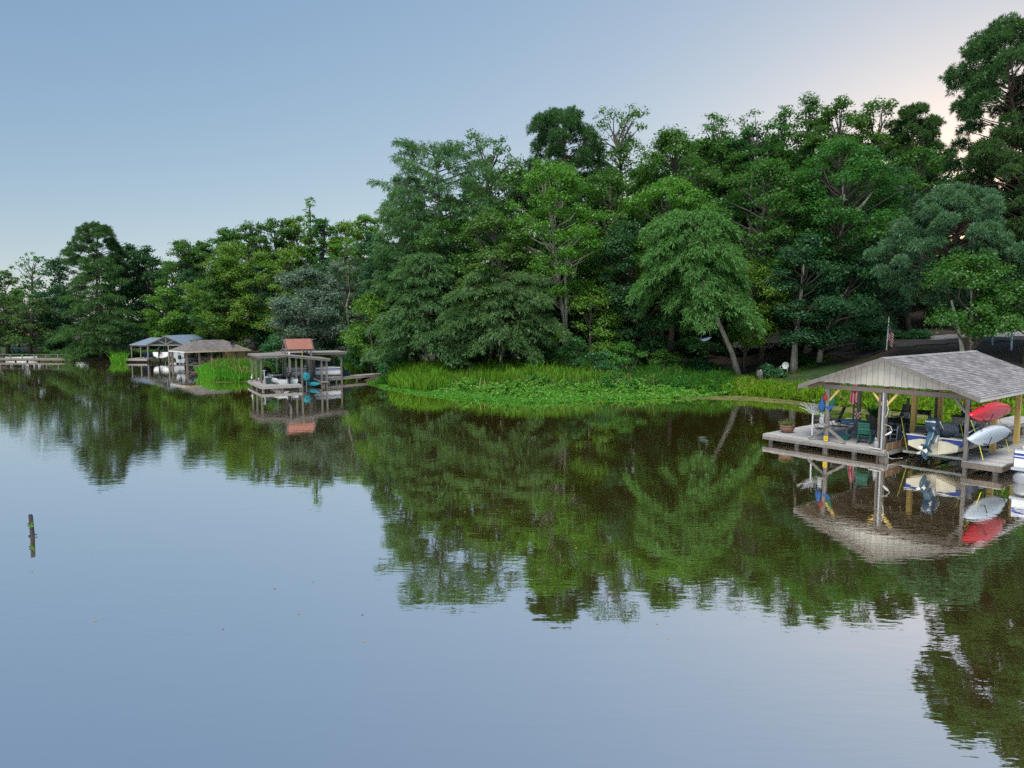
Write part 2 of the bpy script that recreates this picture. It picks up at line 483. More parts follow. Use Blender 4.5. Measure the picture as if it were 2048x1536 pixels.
def build_lake():
    m_, nt, N, L, out = new_mat("lake_water")
    tc = N.new("ShaderNodeTexCoord")
    def noise(sc, stretch, det=3, rough=.5):
        mp = N.new("ShaderNodeMapping"); mp.inputs["Scale"].default_value = stretch; mp.inputs["Rotation"].default_value = (0, 0, R(12))
        L.new(tc.outputs["Object"], mp.inputs[0])
        n = N.new("ShaderNodeTexNoise"); n.inputs["Scale"].default_value = sc; n.inputs["Detail"].default_value = det; n.inputs["Roughness"].default_value = rough
        L.new(mp.outputs[0], n.inputs["Vector"]); return n
    big = noise(1.0, (.55, 1.5, 1), 2)
    small = noise(4.5, (.5, 1.3, 1), 2)
    mask = noise(.055, (.5, 1.6, 1), 2)
    mrp = N.new("ShaderNodeMapRange"); mrp.inputs[1].default_value = .42; mrp.inputs[2].default_value = .66; mrp.inputs[3].default_value = .25; mrp.inputs[4].default_value = 1.0
    L.new(mask.outputs[0], mrp.inputs[0])
    b1 = N.new("ShaderNodeBump"); b1.inputs["Strength"].default_value = .55; b1.inputs["Distance"].default_value = .005
    L.new(big.outputs[0], b1.inputs["Height"])
    b2 = N.new("ShaderNodeBump"); b2.inputs["Distance"].default_value = .003
    L.new(mrp.outputs[0], b2.inputs["Strength"]); L.new(small.outputs[0], b2.inputs["Height"]); L.new(b1.outputs[0], b2.inputs["Normal"])
    gl = N.new("ShaderNodeBsdfGlossy"); gl.inputs["Roughness"].default_value = .012; gl.inputs[0].default_value = (1.0, .98, .97, 1)
    L.new(b2.outputs[0], gl.inputs["Normal"])
    df = N.new("ShaderNodeBsdfDiffuse"); df.inputs[0].default_value = (.17, .12, .025, 1)
    lw = N.new("ShaderNodeLayerWeight"); lw.inputs[0].default_value = .5
    mr = N.new("ShaderNodeMapRange"); mr.inputs[1].default_value = .3; mr.inputs[2].default_value = .97; mr.inputs[3].default_value = .82; mr.inputs[4].default_value = .96
    L.new(lw.outputs["Facing"], mr.inputs[0])
    mx = N.new("ShaderNodeMixShader")
    L.new(mr.outputs[0], mx.inputs[0]); L.new(df.outputs[0], mx.inputs[1]); L.new(gl.outputs[0], mx.inputs[2])
    L.new(mx.outputs[0], out.inputs[0])
    xs, ys = np.array([-3400, -300, -60, 0, 60, 300, 3400.]), np.array([-3400, -200, 0, 40, 80, 140, 300.])
    X, Y = np.meshgrid(xs, ys)
    V = np.stack([X.ravel(), Y.ravel(), np.zeros(X.size)], 1)
    i = (np.arange(6)[:, None] * 7 + np.arange(6)[None, :]).ravel()
    F = np.stack([i, i + 1, i + 8, i + 7], 1)
    tag(np_obj("lake_water", np_mesh("lake_water", V, [F], m_)), "calm brown lake reflecting trees and sky", kind="structure")
build_lake()

def drape(name, pts, mat_, lift, label=None, kind="structure", step=.8, thick=0):
    """a sheet that follows the terrain inside a plan polygon"""
    pts = np.array(pts); lo, hi = pts.min(0) - step, pts.max(0) + step
    xs, ys = np.arange(lo[0], hi[0], step), np.arange(lo[1], hi[1], step)
    X, Y = np.meshgrid(xs, ys); P = np.stack([X.ravel(), Y.ravel()], 1)
    def inside(Q):
        ins = np.zeros(len(Q), bool)
        for i in range(len(pts)):
            (x1, y1), (x2, y2) = pts[i], pts[(i + 1) % len(pts)]
            c = (y1 > Q[:, 1]) != (y2 > Q[:, 1])
            with np.errstate(divide='ignore', invalid='ignore'): xi = (x2 - x1) * (Q[:, 1] - y1) / (y2 - y1) + x1
            ins ^= c & (Q[:, 0] < xi)
        return ins
    nx, ny = len(xs), len(ys)
    i = (np.arange(ny - 1)[:, None] * nx + np.arange(nx - 1)[None, :]).ravel()
    F = np.stack([i, i + 1, i + nx + 1, i + nx], 1)
    F = F[inside(P[F].mean(1))]
    Z = ground_z(P) + lift + .012 * wave(P[:, 0], P[:, 1], 3)
    o = np_obj(name, np_mesh(name, np.concatenate([P, Z[:, None]], 1), [F], mat_))
    return tag(o, label, kind=kind)

def gpt(px, Y):
    u, y, z = ray(px, 740)
    return (u * Y / y, Y)

drape("lawn", [gpt(1400, 57), gpt(1540, 55), gpt(1700, 52), gpt(1700, 61), gpt(1640, 64.5), gpt(1560, 61.5), gpt(1440, 60)], M['lawn'], .05, "mown dark green lawn beside the white chair")
drape("lawn", [(-82, 110), (-60, 109), (-50, 111), (-48, 130), (-90, 150), (-130, 150), (-130, 112)], M['lawn'], .05, "shaded lawn under the trees on the far left shore")
drape("lawn", [(-56, 109), (-46, 109), (-43, 120), (-58, 122)], M['lawn'], .05, "grass strip behind the blue-roofed boathouse")
drape("driveway", [gpt(1640, 68), gpt(1700, 62), gpt(1800, 61.5), gpt(1910, 63), gpt(2100, 66), gpt(2100, 72), gpt(1900, 68), gpt(1780, 67.5), gpt(1650, 76)], M['asphalt'], .06, "grey driveway climbing behind the shingled boathouse")
drape("driveway", [gpt(1860, 66), gpt(2100, 69), gpt(2100, 75), gpt(1860, 70)], M['concrete'], .10, "pale concrete drive by the carport")

# ------------------------------------------------------------------ plants
def unit(a): return a / np.maximum(np.linalg.norm(a, axis=1, keepdims=True), 1e-9)

def leaves(rng, anc, outw, per, spread, size, asp=.6, up=.6, jit=.42, zs=.6):
    n = len(anc) * per
    c = np.repeat(anc, per, 0) + rng.normal(size=(n, 3)) * np.array([spread, spread, spread * zs])
    nor = unit(np.repeat(outw, per, 0) * .55 + np.array([0, 0, up]) + rng.normal(size=(n, 3)) * jit)
    a = unit(np.cross(nor, rng.normal(size=(n, 3)))); b = np.cross(nor, a)
    sz = (size * rng.uniform(.6, 1.35, n))[:, None]
    V = np.stack([c + a * sz * .5, c + b * sz * asp * .5 - nor * sz * .1, c - a * sz * .5, c - b * sz * asp * .5 - nor * sz * .1], 1)
    return V.reshape(-1, 3)

def strips(rng, base, dirv, L, wid, droop=0.0, flat=.5):
    """narrow blades: triangle from base to tip"""
    n = len(base)
    L = np.broadcast_to(L, (n,))[:, None]; 
    side = unit(np.cross(dirv, rng.normal(size=(n, 3)) * flat + np.array([0, 0, 1]))) * np.broadcast_to(wid, (n,))[:, None] * .5
    tip = base + dirv * L - np.array([0, 0, 1]) * droop * L
    mid = base + dirv * L * .5
    V = np.stack([base, mid + side, tip, mid - side], 1)
    return V.reshape(-1, 3)

def quads(V): return np.arange(len(V)).reshape(-1, 4)

def trunk_mb(poly, r0, r1, limbs, n=8):
    mb, lm = MB(), MB()
    k = len(poly)
    flare = [r0 * 1.45] + [r0 + (r1 - r0) * i / (k - 1) for i in range(1, k)]
    mb.tube(poly, flare, n)
    for pts, ra, rb in limbs:
        m_ = len(pts)
        lm.tube(pts, [ra + (rb - ra) * i / (m_ - 1) for i in range(m_)], 5, cap=False)
    return mb, lm

def poly_at(poly, z):
    for a, b in zip(poly[:-1], poly[1:]):
        if a[2] <= z <= b[2]:
            t = (z - a[2]) / max(b[2] - a[2], 1e-6)
            return np.array(a) * (1 - t) + np.array(b) * t
    return np.array(poly[-1] if z > poly[-1][2] else poly[0])

def default_trunk(rng, H, lean, top=.82):
    k = 7
    return [(lean[0] * t ** 1.2 + rng.normal() * .012 * H * (0 < i), lean[1] * t + rng.normal() * .012 * H * (0 < i), -.5 + (top * H + .5) * t) for i, t in enumerate(np.linspace(0, 1, k))]

def limb(rng, a, b, ra, rb, sag=.12):
    a, b = np.array(a), np.array(b); d = b - a; L = np.linalg.norm(d)
    j = rng.normal(size=(2, 3)) * .05 * L
    return [a, a + d * .35 + j[0] + [0, 0, sag * L * .5], a + d * .7 + j[1] + [0, 0, sag * L * .6], b], ra, rb

SHAPES = {
    'round': lambda s: np.sqrt(np.maximum(.06, 1 - (2 * s - .95) ** 2)),
    'dome': lambda s: np.sqrt(np.maximum(.05, 1 - np.maximum(0, (s - .3) / .72) ** 2)) * (.72 + .28 * np.minimum(1, s / .3)),
    'col': lambda s: .75 + .25 * np.sin(6 * s) - .55 * np.maximum(0, s - .75) / .25,
    'cone': lambda s: 1.02 - .85 * s ** 1.1,
    'vase': lambda s: .45 + .55 * np.sqrt(np.minimum(1, s / .6)) - .45 * np.maximum(0, s - .7) / .3,
}

def hardwood(rng, H, W, cb, nleaf=15000, size=.26, shape='round', sparse=0.0, lean=(0, 0), trunk=None, nclump=None, r0=None, forks=None):
    poly = trunk or default_trunk(rng, H, lean)
    r0 = r0 or .011 * H + .07
    hc = H * (1 - cb)
    K = nclump or int(np.clip(W * hc / 1.7, 20, 130))
    s = (np.arange(K) + rng.uniform(0, 1, K)) / K
    prof = SHAPES[shape](s)
    az = rng.uniform(0, 2 * np.pi, K) + np.arange(K) * 2.4
    ph = rng.uniform(0, 6, 3)
    lump = 1 + .2 * np.sin(2 * az + ph[0] + 3 * s) + .13 * np.sin(3 * az + ph[1] - 5 * s)
    rad = W / 2 * prof * lump * np.sqrt(rng.uniform(.22, 1, K)) * .9
    z = H * cb + hc * s * .96
    core = np.array([poly_at(poly, min(zz, poly[-1][2])) for zz in z])
    cen = np.stack([core[:, 0] + rad * np.cos(az), core[:, 1] + rad * np.sin(az), z], 1)
    rc = np.sqrt(W * hc / K) * rng.uniform(.5, 1.05, K) * (1 - .25 * s)
    limbs = []
    for i in range(K):
        zb = max(H * cb * .7, z[i] - (.35 * rad[i] + .9) * rng.uniform(.7, 1.6))
        a = poly_at(poly, min(zb, poly[-1][2] * .99))
        limbs.append(limb(rng, a, cen[i], max(.025, .05 + .016 * np.linalg.norm(cen[i] - a)) * (.6 + r0), .02))
    wgt = rc ** 2; wgt = wgt / wgt.sum()
    anc, out = [], []
    per = 10
    for i in range(K):
        ns = max(3, int(nleaf * wgt[i] / per * (1 - sparse * rng.uniform(.4, 1))))
        d = rng.normal(size=(ns, 3)); d[:, 2] = np.abs(d[:, 2]) * .8 - .35 * rng.uniform(size=ns); d = unit(d)
        rr = rc[i] * rng.uniform(.4, 1.2, ns)[:, None]
        anc.append(cen[i] + d * rr * np.array([1, 1, .78])); out.append(d)
    anc, out = np.concatenate(anc), np.concatenate(out)
    V = leaves(rng, anc, out, per, .16 + .012 * W, size)
    return trunk_mb(poly, r0, r0 * .3, limbs), V

def cypress(rng, H, W, cb, nspray=2200, nb=None, shape='cone', droop=.35, lean=(0, 0), trunk=None, size=.55, r0=None):
    poly = trunk or default_trunk(rng, H, lean, .95)
    r0 = r0 or .012 * H + .08
    B = int(nb or 26 + 2.2 * H)
    s = (np.arange(B) + rng.uniform(0, 1, B)) / B
    z = H * (cb + (1 - cb) * s)
    az = np.arange(B) * 2.399 + rng.normal(size=B) * .4
    ln = W / 2 * SHAPES[shape](s) * rng.uniform(.6, 1.12, B) * (1 + .18 * np.sin(2 * az + 1.3)) + .4
    limbs, base, dirs = [], [], []
    per_b = np.maximum(6, (nspray * ln / ln.sum())).astype(int)
    for i in range(B):
        a = poly_at(poly, min(z[i], poly[-1][2]))
        rise = .12 + .5 * s[i] ** 2
        e = np.array([np.cos(az[i]), np.sin(az[i]), 0])
        t = np.linspace(0, 1, 5)[:, None]
        pts = a + e * ln[i] * t + np.array([0, 0, 1]) * ln[i] * (rise * t - droop * t ** 2.2)
        limbs.append((list(pts), .02 + .012 * ln[i], .012))
        m = per_b[i]
        tt = rng.uniform(.12, 1.02, m) ** .62
        p = a + e * ln[i] * tt[:, None] + np.array([0, 0, 1]) * (ln[i] * (rise * tt - droop * tt ** 2.2))[:, None]
        side = np.array([-e[1], e[0], 0])
        off = rng.normal(size=m) * (.22 + .16 * ln[i] * np.sin(np.pi * np.clip(tt, .05, .95)))
        p = p + side * off[:, None] - np.array([0, 0, 1]) * (np.abs(off) * .28)[:, None] + rng.normal(size=(m, 3)) * [.08, .08, .07 + .02 * ln[i]]
        dv = unit(e + side * (np.sign(off) * rng.uniform(.2, 1.0, m))[:, None] + np.array([0, 0, -.15]) - np.array([0, 0, 1]) * (droop * 1.1 * tt)[:, None])
        base.append(p); dirs.append(dv)
    base, dirs = np.concatenate(base), np.concatenate(dirs)
    per = 9
    n = len(base) * per
    f = rng.uniform(-.1, 1, n)
    b = np.repeat(base, per, 0) + np.repeat(dirs, per, 0) * (f * size)[:, None] + rng.normal(size=(n, 3)) * .035
    dv = unit(np.repeat(dirs, per, 0) * .8 + rng.normal(size=(n, 3)) * .55)
    V = strips(rng, b, dv, size * rng.uniform(.45, .8, n), .085, droop=.25)
    return trunk_mb(poly, r0, .04, limbs), V

def pine(rng, H, W, cb, ntuft=1500, shape='dome', lean=(0, 0), trunk=None, L=.36, r0=None, dense=1.0, nclump=None):
    poly = trunk or default_trunk(rng, H, lean, .93)
    r0 = r0 or .011 * H + .06
    hc = H * (1 - cb)
    K = nclump or int(np.clip(W * hc / 1.5, 24, 130))
    s = (np.arange(K) + rng.uniform(0, 1, K)) / K
    az = np.arange(K) * 2.399 + rng.normal(size=K) * .5
    rad = W / 2 * SHAPES[shape](s) * np.sqrt(rng.uniform(.25, 1, K)) * (1 + .18 * np.sin(2 * az + 2 * s * 3))
    z = H * cb + hc * s * .97
    core = np.array([poly_at(poly, min(zz, poly[-1][2])) for zz in z])
    cen = np.stack([core[:, 0] + rad * np.cos(az), core[:, 1] + rad * np.sin(az), z], 1)
    rc = np.sqrt(W * hc / K) * rng.uniform(.45, .8, K) * dense
    limbs, anc, out = [], [], []
    wgt = rc ** 2; wgt = wgt / wgt.sum()
    for i in range(K):
        a = poly_at(poly, min(max(H * cb * .85, z[i] - .35 * rad[i] - .3), poly[-1][2] * .99))
        lb = limb(rng, a, cen[i], .03 + .014 * np.linalg.norm(cen[i] - a), .02, .02); limbs.append(lb)
        m = max(5, int(ntuft * wgt[i]))
        d = rng.normal(size=(m, 3)); d[:, 2] = np.abs(d[:, 2]) * .9 - .3 * rng.uniform(size=m); d = unit(d)
        anc.append(cen[i] + d * (rc[i] * rng.uniform(.5, 1.1, m))[:, None] * np.array([1, 1, .9]))
        e = unit((cen[i] - core[i])[None, :] * [1, 1, .3] + 1e-6)
        out.append(unit(d + e * .5 + [0, 0, .45]))
        for q in range(3):
            limbs.append(([cen[i] * .75 + lb[0][2] * .25, anc[-1][q]], .022, .01))
    anc, out = np.concatenate(anc), np.concatenate(out)
    per = 16
    n = len(anc) * per
    o = np.repeat(out, per, 0)
    dv = unit(o * .7 + rng.normal(size=(n, 3)) * .6)
    b = np.repeat(anc, per, 0) - o * .05
    V = strips(rng, b, dv, L * rng.uniform(.75, 1.15, n), .05 * L / .36, droop=.06)
    return trunk_mb(poly, r0, r0 * .25, limbs), V

NT = [0]
def make_tree(name, kind, px, top, wpx, Y, cbpx, label, leaf, bark='bark', base_px=None, group=None, cat='tree', limb_bark=None, poly_px=None, forks=(), seed=None, **kw):
    """px, top, wpx, cbpx: crown centre, crown top, width and crown bottom as seen; Y metres into the picture"""
    NT[0] += 1
    rng = np.random.default_rng(seed if seed is not None else 100 + NT[0])
    bx = gpt(base_px if base_px else px, Y)
    z0 = gz(*bx)
    sc = Y / FPX
    H = atY(px, top, Y)[2] - z0
    W = wpx * sc * 1.02
    cb = max(.02, (atY(px, cbpx, Y)[2] - z0) / H)
    if poly_px:
        kw['trunk'] = [(gpt(bx_, Y)[0] - bx[0], dy, atY(bx_, by_, Y)[2] - z0) for bx_, by_, dy in poly_px]
        kw['trunk'][0] = (0, 0, -.5)
    elif base_px:
        kw['lean'] = (gpt(px, Y)[0] - bx[0], 0)
    (mb, lm), V = dict(hard=hardwood, cyp=cypress, pine=pine)[kind](rng, H, W, cb, **kw)
    for fk, fr in forks:
        pts = [(gpt(bx_, Y)[0] - bx[0], dy, atY(bx_, by_, Y)[2] - z0) for bx_, by_, dy in fk]
        mb.tube(pts, [fr * (1 - .6 * i / (len(pts) - 1)) for i in range(len(pts))], 8)
    t = thing(name, label, cat, (bx[0], bx[1], z0), 0, group)
    mb.build("trunk", M[bark], t, smooth=True)
    lm.build("branches", M[limb_bark or ('bark_r' if bark == 'bark_r' else 'bark')], t, smooth=True, kind="stuff")
    c = np_obj("crown", np_mesh("crown", V, [quads(V)], M[leaf]), t)
    c["kind"] = "stuff"
    return t

# ------------------------------------------------------------------ trees one can name
T = make_tree
# right edge
T('pine_tree', 'pine', 1982, 55, 250, 57, 470, 'tall pine with an open ragged top behind the shingled boathouse', 'pine', 'bark_r', ntuft=8000, shape='dome', L=.42, dense=1.25, nclump=110, base_px=2090)
T('pine_tree', 'pine', 2090, -30, 165, 58, 420, 'pine cut off by the right edge, rising above the ragged-topped pine', 'pine', 'bark_r', ntuft=5000, L=.42, dense=1.2)
T('pine_tree', 'pine', 1892, 372, 240, 54, 620, 'low pine with soft blue-green boughs above the flag', 'pine_b', 'bark_r', ntuft=7500, L=.42, shape='round', base_px=1932, nclump=120)
T('pine_tree', 'pine', 2000, 260, 250, 55.5, 560, 'dense pine crown hanging between the ragged-topped pine and the blue-green boughs', 'pine', 'bark_r', ntuft=7500, L=.42, shape='round', nclump=120, base_px=2100)
T('hardwood_tree', 'hard', 1925, 510, 215, 50.5, 672, 'broadleaf tree with two pale stems just behind the boathouse ridge', 'hard', 'bark_p', nleaf=20000, size=.21, shape='round',
  base_px=1933, poly_px=[(1940, 715, 0), (1940, 690, 0), (1938, 665, 0), (1936, 600, 0), (1930, 560, 0)], r0=.19, forks=[([(1926, 715, .1), (1922, 690, .1), (1914, 650, .2), (1900, 600, .3)], .17)])
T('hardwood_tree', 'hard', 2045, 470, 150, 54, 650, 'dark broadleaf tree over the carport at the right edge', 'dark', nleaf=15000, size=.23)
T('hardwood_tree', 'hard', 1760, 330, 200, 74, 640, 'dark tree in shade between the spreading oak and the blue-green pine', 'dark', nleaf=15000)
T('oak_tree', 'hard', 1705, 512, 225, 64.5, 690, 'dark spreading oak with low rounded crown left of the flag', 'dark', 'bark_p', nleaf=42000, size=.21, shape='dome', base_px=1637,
  poly_px=[(1636, 738, 0), (1640, 700, 0), (1648, 672, .3), (1672, 620, .6), (1700, 570, .8)], r0=.26)
T('pine_tree', 'pine', 1800, 212, 125, 82, 420, 'round-topped pine lit yellow from behind at sunset', 'pine', 'bark_r', ntuft=2600, shape='round', L=.5)
T('hardwood_tree', 'hard', 1725, 205, 140, 84, 420, 'tall hardwood just left of the yellow-lit pine', 'hard', nleaf=16000, size=.3, sparse=.3, shape='vase')
T('hardwood_tree', 'hard', 1660, 198, 135, 83, 400, 'tall hardwood with leafy upright top, second left of the yellow-lit pine', 'hard', nleaf=15000, size=.3, sparse=.3, shape='round')
T('hardwood_tree', 'hard', 1602, 190, 115, 86, 400, 'tallest feathery treetop on the right half of the ridge', 'hard', nleaf=10000, size=.28, sparse=.3, shape='col')
T('hardwood_tree', 'hard', 1550, 205, 95, 88, 400, 'thin see-through treetop left of the tallest feathery top', 'hard', 'bark', nleaf=6500, size=.28, sparse=.35, shape='col')
T('hardwood_tree', 'hard', 1493, 225, 105, 87, 420, 'thin see-through treetop with pale fork, right of its twin', 'hard', 'bark_p', nleaf=7500, size=.28, sparse=.35, shape='vase')
T('hardwood_tree', 'hard', 1433, 222, 100, 88, 420, 'thin see-through treetop, left of the one with the pale fork', 'hard', 'bark', nleaf=7500, size=.28, sparse=.35, shape='vase')
T('hardwood_tree', 'hard', 1672, 285, 270, 70, 560, 'big hardwood with a forked grey trunk showing in mid crown', 'hard', 'bark_p', nleaf=36000, size=.24, shape='round',
  base_px=1612, poly_px=[(1612, 735, 0), (1620, 600, -.5), (1640, 510, -1.5), (1655, 445, -2.5), (1650, 400, -2.5), (1648, 350, -2)], r0=.3, forks=[([(1655, 450, -2.5), (1680, 420, -3.2), (1705, 385, -3.2)], .2)])
T('hardwood_tree', 'hard', 1815, 290, 150, 76, 560, 'hardwood filling the dip between the yellow-lit pine and the right-hand pines', 'hard', nleaf=9500, size=.28)
# centre right
T('hardwood_tree', 'hard', 1520, 320, 215, 69, 560, 'leafy hardwood right of the drooping light green cypress', 'hard', nleaf=28000, size=.24)
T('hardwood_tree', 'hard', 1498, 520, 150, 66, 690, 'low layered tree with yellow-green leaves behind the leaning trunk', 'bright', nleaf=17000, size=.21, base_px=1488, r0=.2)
T('hardwood_tree', 'hard', 1588, 470, 130, 63.7, 640, 'dark tree left of the spreading oak with a straight grey trunk', 'dark', 'bark_p', nleaf=12000, size=.22, base_px=1588,
  poly_px=[(1584, 745, 0), (1588, 690, 0), (1596, 600, 0), (1600, 520, 0)], r0=.3)
T('cypress_tree', 'cyp', 1378, 368, 195, 61.5, 610, 'light green drooping cypress on a trunk leaning to the left', 'cyp_l', 'bark_m', nspray=7500, nb=64, shape='dome', droop=.8, base_px=1483,
  poly_px=[(1483, 756, 0), (1462, 706, -.2), (1437, 655, -.4), (1405, 580, -.3), (1388, 520, 0), (1380, 430, 0)], size=.52, r0=.27)
T('hardwood_tree', 'hard', 1325, 362, 190, 66, 560, 'hardwood with light green upper boughs above the drooping cypress', 'bright', nleaf=25000, size=.23, shape='dome')
T('hardwood_tree', 'hard', 1335, 258, 190, 76, 520, 'dense dark green hardwood on the ridge above the drooping cypress', 'hard', nleaf=27000, size=.26, shape='round')
T('hardwood_tree', 'hard', 1245, 210, 130, 80, 390, 'tall open-branched hardwood beside the rounded pine on the ridge', 'hard', nleaf=6500, size=.28, sparse=.4, shape='vase')
T('hardwood_tree', 'hard', 1240, 440, 190, 66, 700, 'dark hardwood with reddish leaning stem in the middle of the bank', 'dark', 'bark_r', nleaf=30000, size=.23, base_px=1305, r0=.2,
  poly_px=[(1303, 700, 0), (1288, 640, 0), (1272, 560, 0), (1255, 480, 0)])
T('hardwood_tree', 'hard', 1215, 335, 180, 73, 560, 'hardwood below the open-branched treetop', 'hard', nleaf=20000, size=.26)
T('pine_tree', 'pine', 1125, 224, 175, 80, 450, 'rounded dense pine topping the ridge', 'pine', 'bark_r', ntuft=4200, shape='round', L=.48, dense=1.25)
T('hardwood_tree', 'hard', 1098, 322, 200, 67, 600, 'bright green hardwood with a pale forked trunk', 'bright', 'bark_p', nleaf=30000, size=.23, sparse=.12, shape='round', base_px=1130,
  poly_px=[(1132, 712, 0), (1130, 650, 0), (1116, 575, 0), (1108, 500, 0), (1100, 420, 0)], r0=.27, limb_bark='bark_p', forks=[([(1131, 660, -.1), (1130, 600, -.3), (1128, 540, -.5), (1135, 480, -.4)], .17), ([(1115, 570, -.2), (1098, 540, -.6), (1080, 520, -1)], .09)])
T('hardwood_tree', 'hard', 1180, 570, 150, 66, 740, 'yellow-green understory tree between the pale fork and the reddish stem', 'bright', nleaf=12000, size=.2, shape='round')
# centre left
T('hardwood_tree', 'hard', 985, 265, 130, 77, 480, 'airy dark treetop between the tall cypress and the rounded pine', 'cyp', 'bark', nleaf=8000, size=.28, sparse=.4, shape='vase')
T('cypress_tree', 'cyp', 880, 283, 200, 71, 560, 'tall cypress with a see-through crown at the left end of the high trees', 'cyp', 'bark', nspray=3600, shape='dome', droop=.1, size=.6)
T('cypress_tree', 'cyp', 815, 340, 120, 75, 660, 'narrow cypress clothed to the ground at the left corner of the high trees', 'cyp', nspray=3400, shape='col', droop=.2, size=.6)
T('hardwood_tree', 'hard', 985, 420, 170, 66, 640, 'hardwood with bare twigs below the airy dark treetop', 'hard', nleaf=24000, size=.24)
T('cypress_tree', 'cyp', 855, 500, 215, 66, 690, 'broad feathery cypress sweeping down to the reeds, left of its twin', 'cyp', 'bark_r', nspray=5000, shape='cone', droop=.42, size=.5)
T('cypress_tree', 'cyp', 1000, 545, 225, 63.5, 690, 'broad feathery cypress sweeping over the water plants, right of its twin', 'cyp', 'bark_r', nspray=5000, shape='dome', droop=.45, size=.48)
T('hardwood_tree', 'hard', 905, 430, 150, 69, 640, 'green hardwood behind the pair of feathery cypresses', 'hard', nleaf=20000, size=.24)
T('hardwood_tree', 'hard', 745, 590, 95, 73, 718, 'small bright tree between the grey willow and the feathery cypress', 'bright', nleaf=9000, size=.22)
# middle distance
T('willow_tree', 'hard', 622, 540, 178, 77, 690, 'round grey-green willow behind the copper-roofed dock', 'grey', 'bark_p', nleaf=34000, size=.24, shape='round', r0=.25)
T('hardwood_tree', 'hard', 700, 512, 125, 88, 660, 'greyish thin-leaved tree right of the willow', 'grey', 'bark_p', nleaf=9500, size=.28, sparse=.25)
T('hardwood_tree', 'hard', 480, 485, 175, 107, 690, 'big bright green hardwood behind the hip-roofed boathouse', 'bright', nleaf=34000, size=.27, shape='dome')
T('hardwood_tree', 'hard', 575, 497, 120, 104, 680, 'bright round hardwood showing above the willow', 'bright', nleaf=12000, size=.3)
T('hardwood_tree', 'hard', 430, 555, 100, 104, 698, 'mid green tree sweeping down beside the hip roof', 'hard', nleaf=14000, size=.27, shape='dome')
T('hardwood_tree', 'hard', 695, 470, 85, 112, 640, 'light green slender tree above the greyish tree', 'bright', 'bark_p', nleaf=5500, size=.36, sparse=.2, shape='vase')
T('hardwood_tree', 'hard', 745, 465, 90, 105, 690, 'dark dense tree in the gap left of the narrow cypress', 'dark', nleaf=11000, size=.34)
T('hardwood_tree', 'hard', 645, 590, 110, 88, 705, 'dark thicket tree low behind the willow', 'dark', nleaf=9000, size=.3)
# far left
T('pine_tree', 'pine', 208, 450, 118, 118, 548, 'umbrella-topped pine standing above the far left trees', 'pine', 'bark_r', ntuft=2000, shape='round', L=.55, nclump=44)
T('cypress_tree', 'cyp', 205, 512, 158, 105, 706, 'olive green pyramid cypress on the far left shore', 'cyp_o', 'bark', nspray=4600, shape='cone', droop=.3, size=.75)
T('hardwood_tree', 'hard', 375, 475, 110, 120, 690, 'far hardwood with pale bare limbs above the blue roof', 'hard', 'bark_p', nleaf=14000, size=.34, shape='dome')
T('hardwood_tree', 'hard', 300, 490, 100, 125, 690, 'dark far tree right of the umbrella pine', 'dark', nleaf=12000, size=.36, shape='dome')
T('hardwood_tree', 'hard', 335, 575, 105, 109, 676, 'low yellow-green tree over the blue-roofed boathouse', 'bright', nleaf=11000, size=.3)
T('hardwood_tree', 'hard', 74, 505, 75, 128, 610, 'wispy open tree catching gold light near the left edge', 'hard', nleaf=2300, size=.4, sparse=.5, shape='vase')
T('hardwood_tree', 'hard', 128, 512, 90, 127, 690, 'dark tree with a gold-lit tip left of the olive cypress', 'dark', nleaf=10000, size=.36)
T('hardwood_tree', 'hard', 20, 545, 70, 130, 640, 'tree cut off by the left edge', 'hard', nleaf=6000, size=.4, sparse=.2)
T('oak_tree', 'hard', 18, 585, 85, 112, 690, 'olive spreading oak at the left edge above the teal chairs', 'cyp_o', 'bark', nleaf=9500, size=.3, shape='dome', r0=.35, base_px=20)
T('oak_tree', 'hard', 72, 600, 85, 111, 692, 'olive spreading oak with dark trunk behind the railed jetty', 'cyp_o', 'bark', nleaf=9500, size=.3, shape='dome', r0=.35, base_px=62)
T('oak_tree', 'hard', 118, 570, 80, 114, 700, 'dark oak between the olive oaks and the pyramid cypress', 'dark', 'bark', nleaf=9500, size=.32, shape='dome', base_px=113)
T('hardwood_tree', 'hard', 628, 390, 34, 121, 520, 'lone thin treetop sticking out above the left ridge', 'bright', nleaf=1500, size=.38, sparse=.4, shape='col')
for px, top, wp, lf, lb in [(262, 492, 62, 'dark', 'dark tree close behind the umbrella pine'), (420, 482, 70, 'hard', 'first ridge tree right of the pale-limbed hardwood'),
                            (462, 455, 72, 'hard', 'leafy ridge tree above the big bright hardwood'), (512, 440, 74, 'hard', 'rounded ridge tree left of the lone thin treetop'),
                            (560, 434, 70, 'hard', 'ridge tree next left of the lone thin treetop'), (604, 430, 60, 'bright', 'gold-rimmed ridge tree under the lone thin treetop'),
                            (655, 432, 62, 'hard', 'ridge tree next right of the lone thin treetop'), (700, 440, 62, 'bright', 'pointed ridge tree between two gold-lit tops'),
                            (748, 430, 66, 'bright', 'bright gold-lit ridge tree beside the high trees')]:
    T('hardwood_tree', 'hard', px, top, wp * 1.45, 118 + (px * 7) % 9, 600, lb, lf, nleaf=13000, size=.36, shape='dome' if px % 3 else 'round', group='trees along the left ridge')

